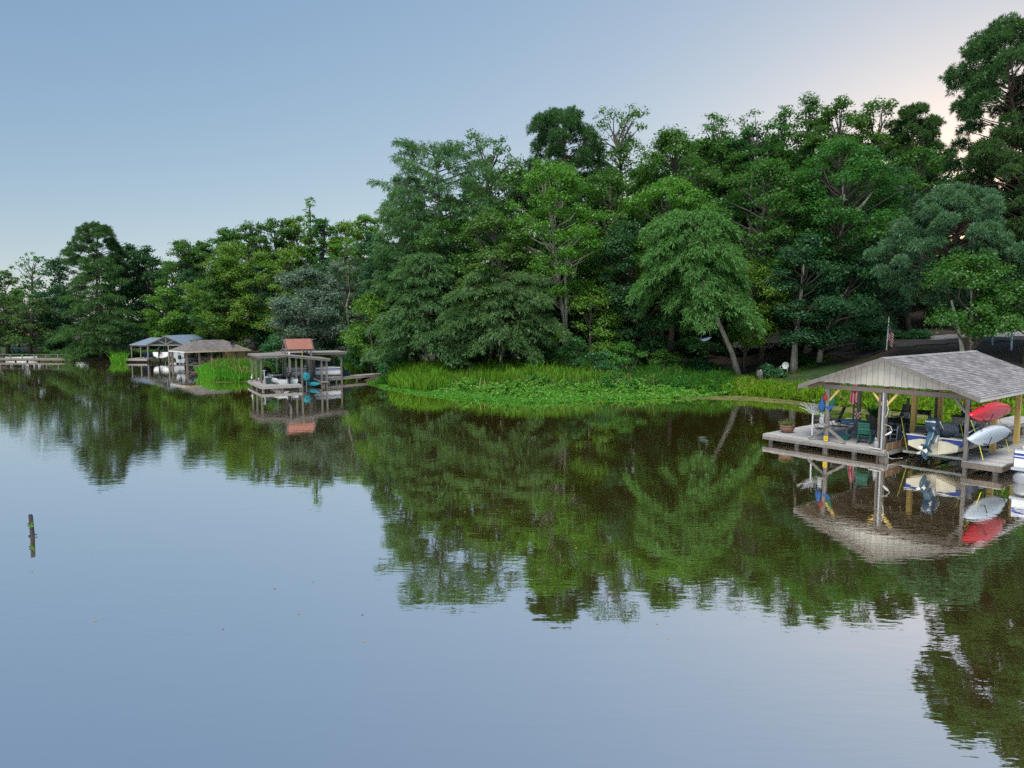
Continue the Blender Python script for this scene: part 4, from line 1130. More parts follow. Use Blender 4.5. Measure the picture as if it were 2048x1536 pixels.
def motorboat(name, label, loc, rz, Ln=4.9, B=2.1, D=.72, top='blue_h', low='cream', deck='offwhite', floor='dgrey', motor='navy', leg='motor', text=None, group=None, tilt=38, detail=True):
    t = thing(name, label, 'boat', loc, rz, group)
    secs = hull_sections(Ln, B, D)
    mb = MB()
    for k in range(8):
        mb.cur = 0 if k in (0, 7) else 1
        for i in range(len(secs) - 1):
            mb.quad(secs[i][k], secs[i + 1][k], secs[i + 1][k + 1], secs[i][k + 1])
    mb.cur = 1; mb.quad(*secs[0][::-1])
    mb.build('hull', [M[top], M[low]], t, smooth=False)
    # gunwale deck ring and cockpit well
    mb = MB(); inn = []
    zg = [s_[8][2] for s_ in secs]
    for i, s_ in enumerate(secs[:-1]):
        a, b = secs[i], secs[i + 1]
        f = .74 if .08 < i / 12 < .72 else .12
        g = .74 if .08 < (i + 1) / 12 < .72 else .12
        for s in (0, 8):
            mb.quad(a[s], b[s], (b[s][0] * g, b[s][1], b[s][2] + .02), (a[s][0] * f, a[s][1], a[s][2] + .02))
    mb.build('deck', M[deck], t)
    mb = MB()
    for i, s_ in enumerate(secs[:-1]):
        if not .08 < i / 12 < .72: continue
        a, b = secs[i], secs[i + 1]
        g = .74 if (i + 1) / 12 < .72 else .5
        for s in (0, 8):
            mb.quad((a[s][0] * .74, a[s][1], a[s][2] + .015), (b[s][0] * g, b[s][1], b[s][2] + .015), (b[s][0] * g, b[s][1], D * .5), (a[s][0] * .74, a[s][1], D * .5))
        mb.quad((a[0][0] * .74, a[0][1], D * .5), (b[0][0] * g, b[0][1], D * .5), (b[8][0] * g, b[8][1], D * .5), (a[8][0] * .74, a[8][1], D * .5))
    mb.build('cockpit', M[floor], t)
    MB().box((0, Ln * .8, D * 1.06), (B * .52, Ln * .24, .05)).build('front_deck', M[floor], t, bevel=.02)
    for s in (-1, 1):
        MB().box((s * B * .36, .42, D + .055), (B * .17, .5, .035)).build('stern_pad', M[floor], t, bevel=.015)
        if detail: MB().box((s * B * .36, .42, D + .035), (B * .23, .62, .025)).build('stern_deck', M[deck], t, bevel=.015)
    if detail:
        # stepped cream transom either side of the motor
        mb = MB()
        for s in (-1, 1):
            mb.extr([(s * .2, -.01, .06), (s * .95, -.01, .3), (s * .95, -.01, .5), (s * .5, -.01, .62), (s * .22, -.01, .62)], (0, -.16, 0))
        mb.build('transom_step', M[low], t, bevel=.02)
        for s in (-1, 1):
            MB().extr([(s * .3, -.012, D * 1.0), (s * B * .5, -.012, D * 1.0), (s * B * .475, -.012, D * .6), (s * .3, -.012, D * .82)], (0, -.03, 0)).build('transom_panel', M[top], t)
            MB().box((s * B * .3, -.03, D + .02), (B * .42, .1, .045)).build('transom_cap', M[deck], t, bevel=.01)
        MB().ell((-.1, 1.75, D + .12), (.42, .34, .36), 14, 8).build('seat_back', M['lgrey'], t, smooth=True)
        MB().box((.5, 1.6, D * .8), (.5, .45, .42)).build('seat', M['lgrey'], t, bevel=.05)
        MB().box((.45, 2.5, D + .06), (.62, .5, .5)).build('console', M['teal_d'], t, bevel=.05)
        MB().box((.45, 2.36, D + .42), (.5, .03, .24), rx=R(-30)).build('windshield', M['white'], t)
        MB().tube([(.45, 2.2, D + .28), (.3, 2.18, D + .4), (.45, 2.16, D + .5), (.6, 2.18, D + .4), (.45, 2.2, D + .28)], .016, 6).build('steering_wheel', M['black'], t)
        MB().box((-.55, 2.7, D * .78), (.6, .9, .36)).build('storage_box', M['teal_d'], t, bevel=.03)
        for k in range(2): MB().tube([(-.6 + .25 * k, .6, D + .05), (-.75 + .3 * k, 1.6, D + .5)], .013, 5).build('fishing_rod', M['black'], t)
    # outboard, tilted up
    Tm = Matrix.Rotation(R(-tilt), 4, 'X'); ms = 1.2 if detail else 1.0
    piv = Vector((0, -.14, D + .02))
    def tm(mb):
        mb.v = [tuple(piv + (Tm @ (Vector(p) * ms))) for p in mb.v]; return mb
    cow = MB()
    prof = [(.12, .17, .30, 0.06), (.2, .21, .36, .06), (.34, .22, .38, .05), (.46, .2, .34, .04), (.54, .13, .24, .03), (.565, .05, .1, .02)]
    S = []
    for z, hx, hy, c in prof:
        S.append([(hx * math.copysign(abs(math.cos(a)) ** .55, math.cos(a)), -.2 + hy * math.copysign(abs(math.sin(a)) ** .6, math.sin(a)), z) for a in np.linspace(0, 2 * math.pi, 17)[:-1]])
    cow.loft(S, closed=True)
    ob = tm(cow).build('outboard', M[motor], t, smooth=True, bevel=0)
    tm(MB().box((0, -.13, -.06), (.2, .3, .4))).build('midsection', M[leg], ob, bevel=.03)
    tm(MB().box((0, -.17, -.38), (.13, .26, .4))).build('drive_leg', M[leg], ob, bevel=.03)
    tm(MB().box((0, -.2, -.56), (.24, .5, .025))).build('cavitation_plate', M[leg], ob)
    tm(MB().box((0, -.17, -.72), (.09, .24, .34))).build('drive_leg', M[leg], ob, bevel=.02)
    tm(MB().ell((0, -.2, -.82), (.07, .3, .075), 10, 7)).build('gearcase', M[leg], ob, smooth=True)
    pr = MB()
    for k in range(3):
        a = k * 2.094
        pr.extr([(0.03 * math.cos(a), -.5, -.82 + .03 * math.sin(a)), (.17 * math.cos(a - .45), -.47, -.82 + .17 * math.sin(a - .45)), (.19 * math.cos(a), -.5, -.82 + .19 * math.sin(a)), (.16 * math.cos(a + .5), -.53, -.82 + .16 * math.sin(a + .5))], (0, .015, 0))
    tm(pr).build('propeller', M['offwhite'], ob)
    tm(MB().box((0, .06, .02), (.3, .14, .36))).build('clamp_bracket', M['lgrey'], ob, bevel=.02)
    if text:
        for s in (-1, 1):
            q = lettering(text, .105, ob, (0, 0, 0), (0, 0, 0), M['white'])
            q.matrix_local = Matrix.Translation(piv) @ Tm @ Matrix.Scale(ms, 4) @ Matrix.Translation((s * .222, -.22, .40)) @ Matrix.Rotation(R(90) * s, 4, 'Z') @ Matrix.Rotation(R(78), 4, 'X')
        q = lettering(text, .085, ob, (0, 0, 0), (0, 0, 0), M['white'])
        q.matrix_local = Matrix.Translation(piv) @ Tm @ Matrix.Scale(ms, 4) @ Matrix.Translation((0, -.578, .27)) @ Matrix.Rotation(R(90), 4, 'X')
    return t

def pontoon(name, label, loc, rz, Ln=5.6, B=2.4, stripe='blue_h', group=None, cover=None):
    t = thing(name, label, 'boat', loc, rz, group)
    for s in (-1, 1):
        MB().tube([(s * B * .36, .0, .28), (s * B * .36, .12, .3), (s * B * .36, Ln - .7, .3), (s * B * .36, Ln - .05, .46)], [.18, .3, .3, .06], 14).build('pontoon_tube', M['alu'], t, smooth=True)
    MB().box((0, Ln / 2, .66), (B, Ln, .09)).build('deck', M['lgrey'], t)
    def panel(a, b, h=.62):
        a, b = Vector(a), Vector(b)
        MB().beam((a.x, a.y, .72 + h / 2), (b.x, b.y, .72 + h / 2), .035, h).build('fence_panel', M['white'], t)
        d = (b - a).normalized(); nrm = Vector((d.y, -d.x, 0)) * .024
        for z, hh in ((1.08, .05), (1.2, .08)):
            p_ = MB()
            for s in (-1, 1): p_.beam((a.x + nrm.x * s, a.y + nrm.y * s, z), (b.x + nrm.x * s, b.y + nrm.y * s, z), .008, hh)
            p_.build('stripe', M[stripe], t)
        MB().tube([(a.x, a.y, .74 + h), (b.x, b.y, .74 + h)], .022, 6).build('rail', M['alu'], t)
        for p in (a, b): MB().tube([(p.x, p.y, .7), (p.x, p.y, .76 + h)], .022, 6).build('rail_post', M['alu'], t)
    h = B / 2 - .06
    panel((-h, .1, 0), (-h, Ln * .48, 0)); panel((-h, Ln * .6, 0), (-h, Ln - .5, 0))
    panel((h, .1, 0), (h, Ln * .48, 0)); panel((h, Ln * .6, 0), (h, Ln - .5, 0))
    panel((-h, .1, 0), (-.35, .1, 0)); panel((.35, .1, 0), (h, .1, 0)); panel((-h, Ln - .5, 0), (-.4, Ln - .5, 0)); panel((.4, Ln - .5, 0), (h, Ln - .5, 0))
    for s in (-1, 1):
        MB().box((s * (h - .36), Ln * .26, .95), (.56, 1.5, .42)).build('bench_seat', M['offwhite'], t, bevel=.06)
        MB().box((s * (h - .12), Ln * .26, 1.25), (.16, 1.5, .36)).build('bench_back', M['offwhite'], t, bevel=.05)
    MB().box((.45, Ln * .55, 1.1), (.6, .5, .8)).build('console', M['white'], t, bevel=.06)
    if cover: MB().ell((-.35, Ln * .3, 1.5), (.45, 1.1, .38), 12, 7).build('boat_cover', M[cover], t, smooth=True)
    return t

b_loc = L2W(1.82, .62, .42)
motorboat('motorboat', 'blue and cream fishing boat with tilted dark blue outboard, hoisted in the boathouse slip', b_loc, BA, text='YAMAHA')
lift = thing('boat_lift', 'boat lift with yellow straps holding the blue and cream boat', 'boat lift', (BX, BY, 0), BA)
for v in (1.1, 4.3):
    MB().box((1.7, v, .33), (2.5, .1, .1)).build('cradle_beam', M['alu'], lift)
    MB().box((1.7, v, 2.82), (2.9, .1, .1)).build('overhead_bar', M['wood_d'], lift)
    for u in (.56, 2.86): MB().beam((u + .05, v, .34), (u - .3, v + .1, 1.75), .035, .012).build('strap', M['yellow_s'], lift)
for u in (1.2, 2.3): MB().box((u, 2.9, .39), (.1, 3.6, .06)).build('bunk_board', M['dgrey'], lift)

pontoon('pontoon_boat', 'white pontoon boat with blue stripes cut off by the right edge', L2W(6.12, -.7, -.12), BA)

def kayak(name, label, m_, c, rz, Ln=4.1, group='kayaks on the boathouse wall rack'):
    t = thing(name, label, 'kayak', c, rz, group)
    S = []
    ns = 16
    for i in range(ns + 1):
        a = i / ns; y = (a - .5) * Ln
        k = max(.03, 1 - abs(2 * a - 1) ** 2.1)
        hb, hh = .43 * k, .08 + .14 * k
        S.append([((hb * math.cos(q) * (1 - .08 * (abs(math.sin(3 * q)) < .25))), y, hh * math.sin(q) * (1.15 if math.sin(q) < 0 else .75) ) for q in np.linspace(0, 2 * math.pi, 17)[:-1]])
    h = MB().loft(S, closed=True).build('hull', M[m_], t, smooth=True)
    MB().lathe([(.30, 0), (.33, .03), (.30, .05)], 14, (0, 0, 0)).build('cockpit_rim', M['black'], t).scale = (.8, 1.5, 1)
    t.children[-1].location = (0, -.1, .15)
    for yy in (-1.2, 1.2):
        MB().tube([(-.3, yy, 0), (-.34, yy - .04, .14), (-.2, yy - .05, .2)], .015, 5).build('grab_handle', M['black'], t)
    for s in (-1, 1):
        st = MB(); S2 = []
        for i in range(2, ns - 1):
            a = i / ns; y = (a - .5) * Ln; k = max(.03, 1 - abs(2 * a - 1) ** 2.1)
            hb, hh = .43 * k, (.08 + .14 * k) * 1.15
            q = -math.pi / 2 + s * .55
            S2.append((hb * math.cos(q), y, hh * math.sin(q) ))
        st.tube(S2, .018, 6).build('keel_strake', M[m_], t, smooth=True)
    return t
# racked on their sides with the hulls turned to the water
def rack_kayak(label, m_, u, v, z, roll, Ln=4.0):
    t = kayak('kayak', label, m_, L2W(u, v, z), BA, Ln)
    t.rotation_euler = (R(3), R(roll), BA)
rack_kayak('red kayak hanging on the boathouse rack above the white one', 'red_k', 3.6, 1.0, 2.42, 112)
rack_kayak('white kayak hanging on the boathouse rack below the red one', 'white_k', 3.62, .95, 1.5, 108)
rk = thing('kayak_rack', 'dark metal rack arms holding two kayaks outside the boathouse post', 'rack', (BX, BY, 0), BA)
for v in (.1, 2.2):
    for z in (2.1, 1.2):
        MB().tube([(UR + .08, v, z + .25), (UR + .12, v, z), (UR + .75, v, z), (UR + .85, v, z + .3)], .022, 6).build('rack_arm', M['black'], rk)
    MB().box((UR + .09, v, 1.75), (.03, .05, 1.5)).build('rack_upright', M['black'], rk)
for u, v, z in ((UR + .7, -.2, .62), (UR + .75, 2.6, .6)):
    MB().tube([(u, v, z), (u - .3, v + .1, z + .9), (u - .5, v, z + 1.5)], .014, 5).build('strap', M['yellow_s'], rk)

# ------------------------------------------------------------------ furniture and things on the deck
def on_deck(px, py, z=DZ): x, y, _ = at(px, py, z); return (x, y, z)

pl = thing('planter', 'clay bowl planter with leafy plants at the outer deck corner', 'planter', on_deck(1574, 865))
MB().lathe([(.16, 0), (.22, .02), (.31, .12), (.345, .24), (.33, .32), (.36, .34), (.36, .38), (.31, .38), (.29, .33)], 24).build('bowl', M['terracotta'], pl, smooth=True)
rngp = np.random.default_rng(3)
a_ = rngp.uniform(0, 6.28, 60); r_ = .3 * np.sqrt(rngp.uniform(0, 1, 60))
Vp = leaves(rngp, np.stack([r_ * np.cos(a_), r_ * np.sin(a_), .42 + .12 * rngp.uniform(size=60)], 1), np.stack([np.cos(a_), np.sin(a_), .5 + 0 * a_], 1), 9, .06, .085, up=.5)
np_obj('leafy_plant', np_mesh('leafy_plant', Vp, [quads(Vp)], M['grey'] if False else leafmat('leaf_planter', (.14, .20, .07))), pl)['kind'] = 'stuff'

tw = thing('twig_tree', 'white artificial twig tree on a slim stem beside the planter', 'ornamental tree', on_deck(1624, 874))
MB().lathe([(.17, 0), (.17, .02), (.05, .04), (.03, .06)], 16).build('base', M['white'], tw)
MB().tube([(0, 0, .03), (0, 0, 1.15)], [.045, .035], 8).build('stem', M['white'], tw)
rt = random.Random(8)
for k in range(34):
    a = rt.uniform(0, 6.28); z0 = 1.0 + .3 * rt.random(); ln = rt.uniform(.35, .75); el = rt.uniform(.25, 1.45)
    d = Vector((math.cos(a) * math.cos(el), math.sin(a) * math.cos(el), math.sin(el)))
    p0 = Vector((0, 0, z0)); p1 = p0 + d * ln * .6; p2 = p1 + (d + Vector((0, 0, .15))).normalized() * ln * .4 + Vector((0, 0, -.05))
    MB().tube([p0, p1, p2], [.018, .013, .008], 5).build('twig', M['white'], tw)

def sling_chair(label, loc, rz, group='sling patio chairs on the deck', first=[None]):
    if first[0] is not None:
        c = copy_tree(first[0]); c.location = loc; c.rotation_euler = (0, 0, rz); c['label'] = label; c['group'] = group
        return c
    t = thing('patio_chair', label, 'chair', loc, rz, group)
    # faces -y ; seat .42 high
    MB().extr([(-.25, -.25, .44), (.25, -.25, .44), (.25, .24, .39), (-.25, .24, .39)], (0, 0, -.015)).build('seat', M['sling'], t)
    bk = MB()
    for k in range(3):
        z0, z1 = .42 + .2 * k, .42 + .2 * (k + 1) - .012
        y0, y1 = .25 + .07 * k, .25 + .07 * (k + 1) - .004
        bk.extr([(-.25, y0, z0), (.25, y0, z0), (.25, y1, z1), (-.25, y1, z1)], (0, .018, .004))
    bk.build('backrest', M['sling'], t)
    MB().box((0, .47, 1.04), (.56, .05, .07)).build('head_rail', M['char'], t, bevel=.02)
    for s in (-1, 1):
        MB().tube([(s * .27, .47, 1.04), (s * .27, .24, .4), (s * .27, -.26, .45), (s * .27, -.32, .38), (s * .27, -.1, .02), (s * .27, .4, .02)], .018, 6).build('leg_frame', M['char'], t)
        MB().tube([(s * .3, .38, .72), (s * .3, .1, .66), (s * .3, -.25, .64), (s * .29, -.3, .44)], .02, 6).build('armrest', M['char'], t)
    MB().tube([(-.27, .4, .02), (.27, .4, .02)], .016, 6).build('crossbar', M['char'], t)
    first[0] = t
    return t
sling_chair('brown sling chair at the table turning its back to the water', on_deck(1754, 874), BA + R(160))
sling_chair('sling chair behind the twig tree facing the copper-roofed dock', on_deck(1640, 858), BA + R(-70))
sling_chair('sling chair just right of the left front post', on_deck(1668, 853), BA + R(-80))
sling_chair('sling chair on the far side of the round table', on_deck(1800, 850), BA + R(-20))

def round_table(label, loc, r_=.6, h=.72):
    t = thing('patio_table', label, 'table', loc, BA)
    MB().lathe([(r_ - .02, h - .02), (r_, h - .01), (r_, h + .012), (r_ - .02, h + .02)], 28).build('table_top', M['char'], t)
    MB().lathe([(r_ - .04, h - .12), (r_ - .02, h - .12), (r_ - .02, h - .02), (r_ - .04, h - .02)], 28).build('apron', M['black'], t)
    for k in range(4):
        a = R(45 + 90 * k); c, s = math.cos(a), math.sin(a)
        MB().tube([(c * r_ * .85, s * r_ * .85, h - .1), (c * r_ * .6, s * r_ * .6, h * .5), (c * r_ * .78, s * r_ * .78, .02)], .025, 6).build('leg', M['char'], t)
    return t
round_table('dark round patio table under the roof behind the centre post', on_deck(1796, 868))

st = thing('side_table', 'small weathered wooden side table behind the left front post', 'table', on_deck(1679, 874), BA + R(25))
for k in range(5): MB().box((0, -.24 + .12 * k, .5), (.72, .115, .03)).build('slat', M['wood'], st)
for sx in (-1, 1):
    for sy in (-1, 1): MB().box((sx * .3, sy * .22, .24), (.07, .07, .48)).build('leg', M['wood'], st)
MB().box((.3, 0, .3), (.03, .4, .3)).build('side_panel', M['wood_b'], st)
lx = on_deck(1677, 874)
ln_ = thing('lantern', 'small black lantern standing on the wooden side table', 'lantern', (lx[0], lx[1], DZ + .518))
MB().lathe([(.1, 0), (.1, .03), (.085, .035)], 12).build('lantern_base', M['black'], ln_)
MB().lathe([(.075, .035), (.075, .2)], 12).build('lantern_glass', surf('lantern_glass', (.45, .36, .22), .2), ln_)
MB().lathe([(.1, .2), (.1, .23), (.05, .28), (.02, .3)], 12).build('lantern_lid', M['black'], ln_)
bxl = on_deck(1690, 880)
cb = thing('crate', 'teal plastic basket on the deck under the side table', 'basket', bxl, BA)
MB().loft([[(-.16, -.12, .0), (.16, -.12, 0), (.16, .12, 0), (-.16, .12, 0)], [(-.2, -.15, .2), (.2, -.15, .2), (.2, .15, .2), (-.2, .15, .2)]], closed=True).build('basket_body', M['teal_d'], cb, bevel=.02)
MB().tube([(-.2, 0, .2), (-.12, 0, .33), (.12, 0, .33), (.2, 0, .2)], .014, 6).build('handle', M['teal'], cb)

gr = thing('rocking_chair', 'dark green plastic rocking chair near the front edge of the deck', 'rocking chair', on_deck(1729, 886), BA + R(195))
MB().box((0, 0, .36), (.5, .48, .04), rx=R(-5)).build('seat', M['green_d'], gr, bevel=.015)
for k in range(3): MB().box((0, .27 + .035 * k, .5 + .16 * k), (.48, .03, .145), rx=R(-12)).build('back_slat', M['green_d'], gr, bevel=.01)
MB().box((0, .385, .93), (.5, .035, .08), rx=R(-12)).build('head_rail', M['green_d'], gr, bevel=.01)
for s in (-1, 1):
    MB().box((s * .27, -.02, .58), (.07, .5, .03)).build('armrest', M['green_d'], gr, bevel=.01)
    MB().tube([(s * .25, -.42, .1), (s * .25, -.2, .025), (s * .25, .05, .02), (s * .25, .3, .06), (s * .25, .48, .14)], .025, 6).build('rocker', M['green_d'], gr)
    for y in (-.2, .22): MB().beam((s * .25, y, .03), (s * .25, y * .95, .58), .045, .045).build('leg', M['green_d'], gr)

ub = on_deck(1706, 846)
pu = thing('parasol', 'folded crimson and cream striped parasol on a round dark base', 'parasol', ub)
MB().lathe([(.9, 0), (.92, .05), (.8, .12), (.3, .16), (.06, .2)], 28).build('base', M['navy'], pu, smooth=True)
MB().tube([(0, 0, .15), (.03, 0, 2.7)], .05, 8).build('pole', M['char'], pu)
for k in range(10):
    a = 2 * math.pi * k / 10; c, s = math.cos(a), math.sin(a); c2, s2 = math.cos(a + .314), math.sin(a + .314); c0, s0 = math.cos(a - .314), math.sin(a - .314)
    z0, z1 = .98 + .06 * (k % 3), 2.62
    f = MB().add([(c0 * .08, s0 * .08, z0 + .03), (c * .24, s * .24, z0), (c2 * .08, s2 * .08, z0 + .03), (c0 * .07, s0 * .07, 1.7), (c * .17, s * .17, 1.75), (c2 * .07, s2 * .07, 1.7), (0, 0, z1)],
                 [(0, 1, 4, 3), (1, 2, 5, 4), (3, 4, 6), (4, 5, 6)])
    f.v = [(x + .02, y, z) for x, y, z in f.v]
    f.build('canopy_fold', M['crimson'] if k % 2 else M['pink_s'], pu)
MB().tube([(0.02, 0, 1.72), (.02, 0, 1.78)], .175, 12).build('tie_band', M['crimson'], pu)
fx = L2W(UL + .07, 2.85, 0)
fl2 = thing('pennant', 'small checked pennant hanging by the folded parasol', 'flag', (fx[0], fx[1], 0), BA)
pm = MB()
for i in range(4):
    for j in range(4):
        pm.cur = (i + j) % 2
        pm.box((-.12 + .075 * i, 0.02 * math.sin(i * 2), 1.32 + .085 * j), (.072, .008, .082))
pm.build('cloth', [M['fl_white'], M['fl_red']], fl2)

mc = atY(1650, 792, L2W(UL - .15, -.05)[1])
hp = thing('hanging_parrot', 'red, blue and green bundle hanging beside the left front post', 'hanging decoration', (mc[0], mc[1], 0), BA)
MB().lathe([(.02, 0), (.1, .04), (.155, .16), (.15, .3), (.1, .46), (.05, .6), (.02, .66)], 12, (-.15, .05, 1.8)).build('blue_part', M['blue_f'], hp, smooth=True)
MB().lathe([(.06, 0), (.17, .05), (.2, .16), (.15, .3), (.07, .4), (.015, .5)], 11, (-.0, .16, 2.3)).build('red_part', M['red_f'], hp, smooth=True)
MB().extr([(.12, .06, 2.3), (.46, .06, 2.72), (.42, .06, 2.25), (.28, .06, 2.1)], (0, .08, 0)).build('green_wing', M['green_f'], hp)
MB().extr([(.0, .02, 2.05), (.5, .02, 2.18), (.2, .02, 1.9)], (0, .06, 0)).build('blue_wing', M['blue_f'], hp)
MB().tube([(0, .05, 2.7), (.02, .05, 2.9)], .01, 5).build('cord', M['twine'], hp)

M['owl'] = surf('owl_feathers', (.30, .31, .33), .8, .6, 16, bump=.4)
def owl(label, loc, rz, s=.85):
    t = thing('owl_decoy', label, 'statue', loc, rz, 'owl decoys on the boathouse deck')
    MB().lathe([(.1 * s, 0), (.12 * s, .03 * s), (.15 * s, .16 * s), (.14 * s, .3 * s), (.11 * s, .38 * s)], 14).build('body', M['owl'], t, smooth=True)
    MB().ell((0, 0, .45 * s), (.12 * s, .11 * s, .1 * s), 12, 8).build('head', M['owl'], t, smooth=True)
    for k in (-1, 1):
        MB().tube([(k * .07 * s, 0, .5 * s), (k * .09 * s, 0, .6 * s)], [.03 * s, .004], 5).build('ear_tuft', M['lgrey'], t)
        MB().ell((k * .045 * s, -.1 * s, .46 * s), (.025 * s, .015 * s, .025 * s), 8, 5).build('eye', M['black'], t)
        MB().ell((k * .12 * s, .01, .22 * s), (.045 * s, .09 * s, .16 * s), 8, 6).build('wing', M['char'], t, smooth=True)
    return t
owl('grey and white owl decoy at the near deck corner beside the centre post', L2W(-.25, .12, DZ), BA)
sh = L2W(UL - .2, .0, 0)
sf = thing('shelf', 'small grey shelf board fixed to the left front post', 'shelf', (sh[0], sh[1], 0), BA)
MB().box((.05, 0, 1.23), (.5, .24, .03)).build('board', M['wood'], sf); MB().box((.14, .05, 1.15), (.04, .1, .14)).build('bracket', M['wood_d'], sf)
owl('grey and white owl decoy on the shelf of the left front post', (sh[0], sh[1], 1.246), BA, .85)

g = thing('grill', 'black flat-top grill on legs at the back of the deck', 'grill', on_deck(1838, 856), BA + R(10))
MB().box((0, 0, .8), (1.05, .5, .16)).build('cook_box', M['black'], g, bevel=.02)
MB().box((0, 0, .9), (1.1, .55, .04)).build('lid', M['char'], g, bevel=.015)
for sx in (-1, 1):
    for sy in (-1, 1): MB().box((sx * .45, sy * .2, .36), (.05, .05, .72)).build('leg', M['black'], g)
MB().box((0, 0, .2), (.9, .42, .025)).build('shelf', M['black'], g)
for k in (-1, 0, 1): MB().tube([(k * .25, -.25, .8), (k * .25, -.29, .8)], .03, 8).build('knob', M['offwhite'], g)

cbn = thing('cabinet', 'cream fish-cleaning cabinet standing behind the boat slip', 'cabinet', L2W(.95, 7.35, DZ), BA)
MB().box((0, 0, .42), (1.5, .6, .84)).build('body', M['offwhite'], cbn, bevel=.01)
MB().box((0, 0, .86), (1.6, .68, .04)).build('top', M['wood_b'], cbn)
for k in range(3):
    d = MB().box((-.5 + .5 * k, -.312, .42), (.46, .02, .74)).build('door', M['offwhite'], cbn, bevel=.006)
    MB().box((-.35 + .5 * k, -.33, .5), (.02, .02, .16)).build('handle', M['black'], d)
tb = L2W(.75, 7.35, DZ + .882)
t2 = thing('tub', 'teal plastic tub on top of the cream cabinet', 'tub', tb, BA)
MB().lathe([(.2, 0), (.24, .2), (.26, .22), (.26, .24)], 16).build('tub_body', M['teal_d'], t2, smooth=False)
MB().lathe([(.262, .241), (.25, .26), (.1, .28)], 16).build('lid', M['teal_d'], t2)

ctl = thing('control_box', 'grey electrical box on the inner boathouse post', 'control box', L2W(UL + 1.1, 5.8, 0), BA)
MB().box((0, 0, 1.25), (.24, .12, .36)).build('box', M['lgrey'], ctl, bevel=.015); MB().box((0, -.065, 1.25), (.18, .01, .28)).build('cover', M['alu'], ctl)
MB().box((0, .09, 1.3), (.12, .06, 1.7)).build('mount_board', M['wood_d'], ctl)

sc = thing('step_stool', 'white boarding ladder lying at the deck edge beside the bumper board', 'ladder', on_deck(1786, 884), BA + R(30))
for s in (-1, 1): MB().beam((s * .13, 0, .03), (s * .13 + .05, .1, .72), .035, .035).build('rail', M['white'], sc)
for k in range(3): MB().tube([(-.13 + .02 * k, .02 + .03 * k, .15 + .2 * k), (.13 + .02 * k, .02 + .03 * k, .15 + .2 * k)], .018, 6).build('rung', M['white'], sc)
MB().tube([(.3, -.05, .05), (.42, .0, .35), (.36, .05, .5)], .02, 6).build('hook', M['white'], sc)
cs = thing('cooler', 'black and white box between the table and the centre post', 'box', on_deck(1781, 876), BA)
MB().box((0, 0, .3), (.5, .36, .6)).build('body', M['black'], cs, bevel=.02)
for k in (-.12, 0, .13): MB().box((k, -.182, .44), (.08, .008, .1)).build('mark', M['white'], cs)

pot = thing('potted_plant', 'tall feathery potted plant behind the brown sling chair', 'potted plant', on_deck(1748, 850))
MB().lathe([(.12, 0), (.17, .28), (.18, .3), (.15, .3)], 14).build('pot', M['green_d'], pot)
rp = np.random.default_rng(4)
bpn = np.tile([[0, 0, .3]], (160, 1)) + rp.normal(size=(160, 3)) * .04
dd = unit(rp.normal(size=(160, 3)) * [.45, .45, .2] + [0, 0, .9])
Vq = strips(rp, bpn, dd, rp.uniform(.5, 1.15, 160), .05, .12)
np_obj('foliage', np_mesh('foliage', Vq, [quads(Vq)], M['shrub_d']), pot)['kind'] = 'stuff'

# ------------------------------------------------------------------ flag
fp = atg(1771, 722)
fp = gpt(1771, 61.5); fz = gz(*fp)
flag = thing('flagpole', 'white flagpole with a limp striped flag behind the boathouse roof', 'flagpole', (fp[0], fp[1], fz), R(25))
ph = atY(1776, 637, 61.5)[2] - fz
MB().tube([(0, 0, 0), (.12, 0, ph)], [.06, .04], 10).build('pole', M['white'], flag)
MB().ell((.12, 0, ph + .06), (.07, .07, .07), 10, 6).build('finial', M['alu'], flag)
fm = MB(); nu, nv = 16, 26
def cloth(a, b):
    # a along the fly (0 hoist), b down the hoist: the cloth hangs in folds
    drop = 2.0 * (1 - .25 * a)
    x = .09 + .62 * a * (1 - .25 * b) + .05 * math.sin(9 * a + 2 * b); y = .12 * math.sin(10 * a + 1.5 * b) * (.3 + a)
    return (x, y, ph - .3 - b * 1.35 - a * 1.0)
for i in range(nu):
    for j in range(nv):
        a0, a1, b0, b1 = i / nu, (i + 1) / nu, j / nv, (j + 1) / nv
        stripe = int((j + .5) / nv * 13) % 2
        fm.cur = 2 if (a0 < .42 and b0 < 7 / 13) else (0 if stripe == 0 else 1)
        if fm.cur == 2 and (i + j) % 2 == 0 and 0 < i: fm.cur = 2
        fm.quad(cloth(a0, b0), cloth(a1, b0), cloth(a1, b1), cloth(a0, b1))
fo = fm.build('flag', [M['fl_red'], M['fl_white'], M['fl_blue']], flag, smooth=True)
so = fo.modifiers.new('thick', 'SOLIDIFY'); so.thickness = .012
sm = MB()
for i in range(5):
    for j in range(6):
        c = Vector(cloth(.05 + .08 * i, .04 + .085 * j)); 
        sm.ell((c.x, c.y - .012, c.z), (.02, .012, .02), 6, 4)
sm.build('star', M['fl_white'], fo, kind='stuff')

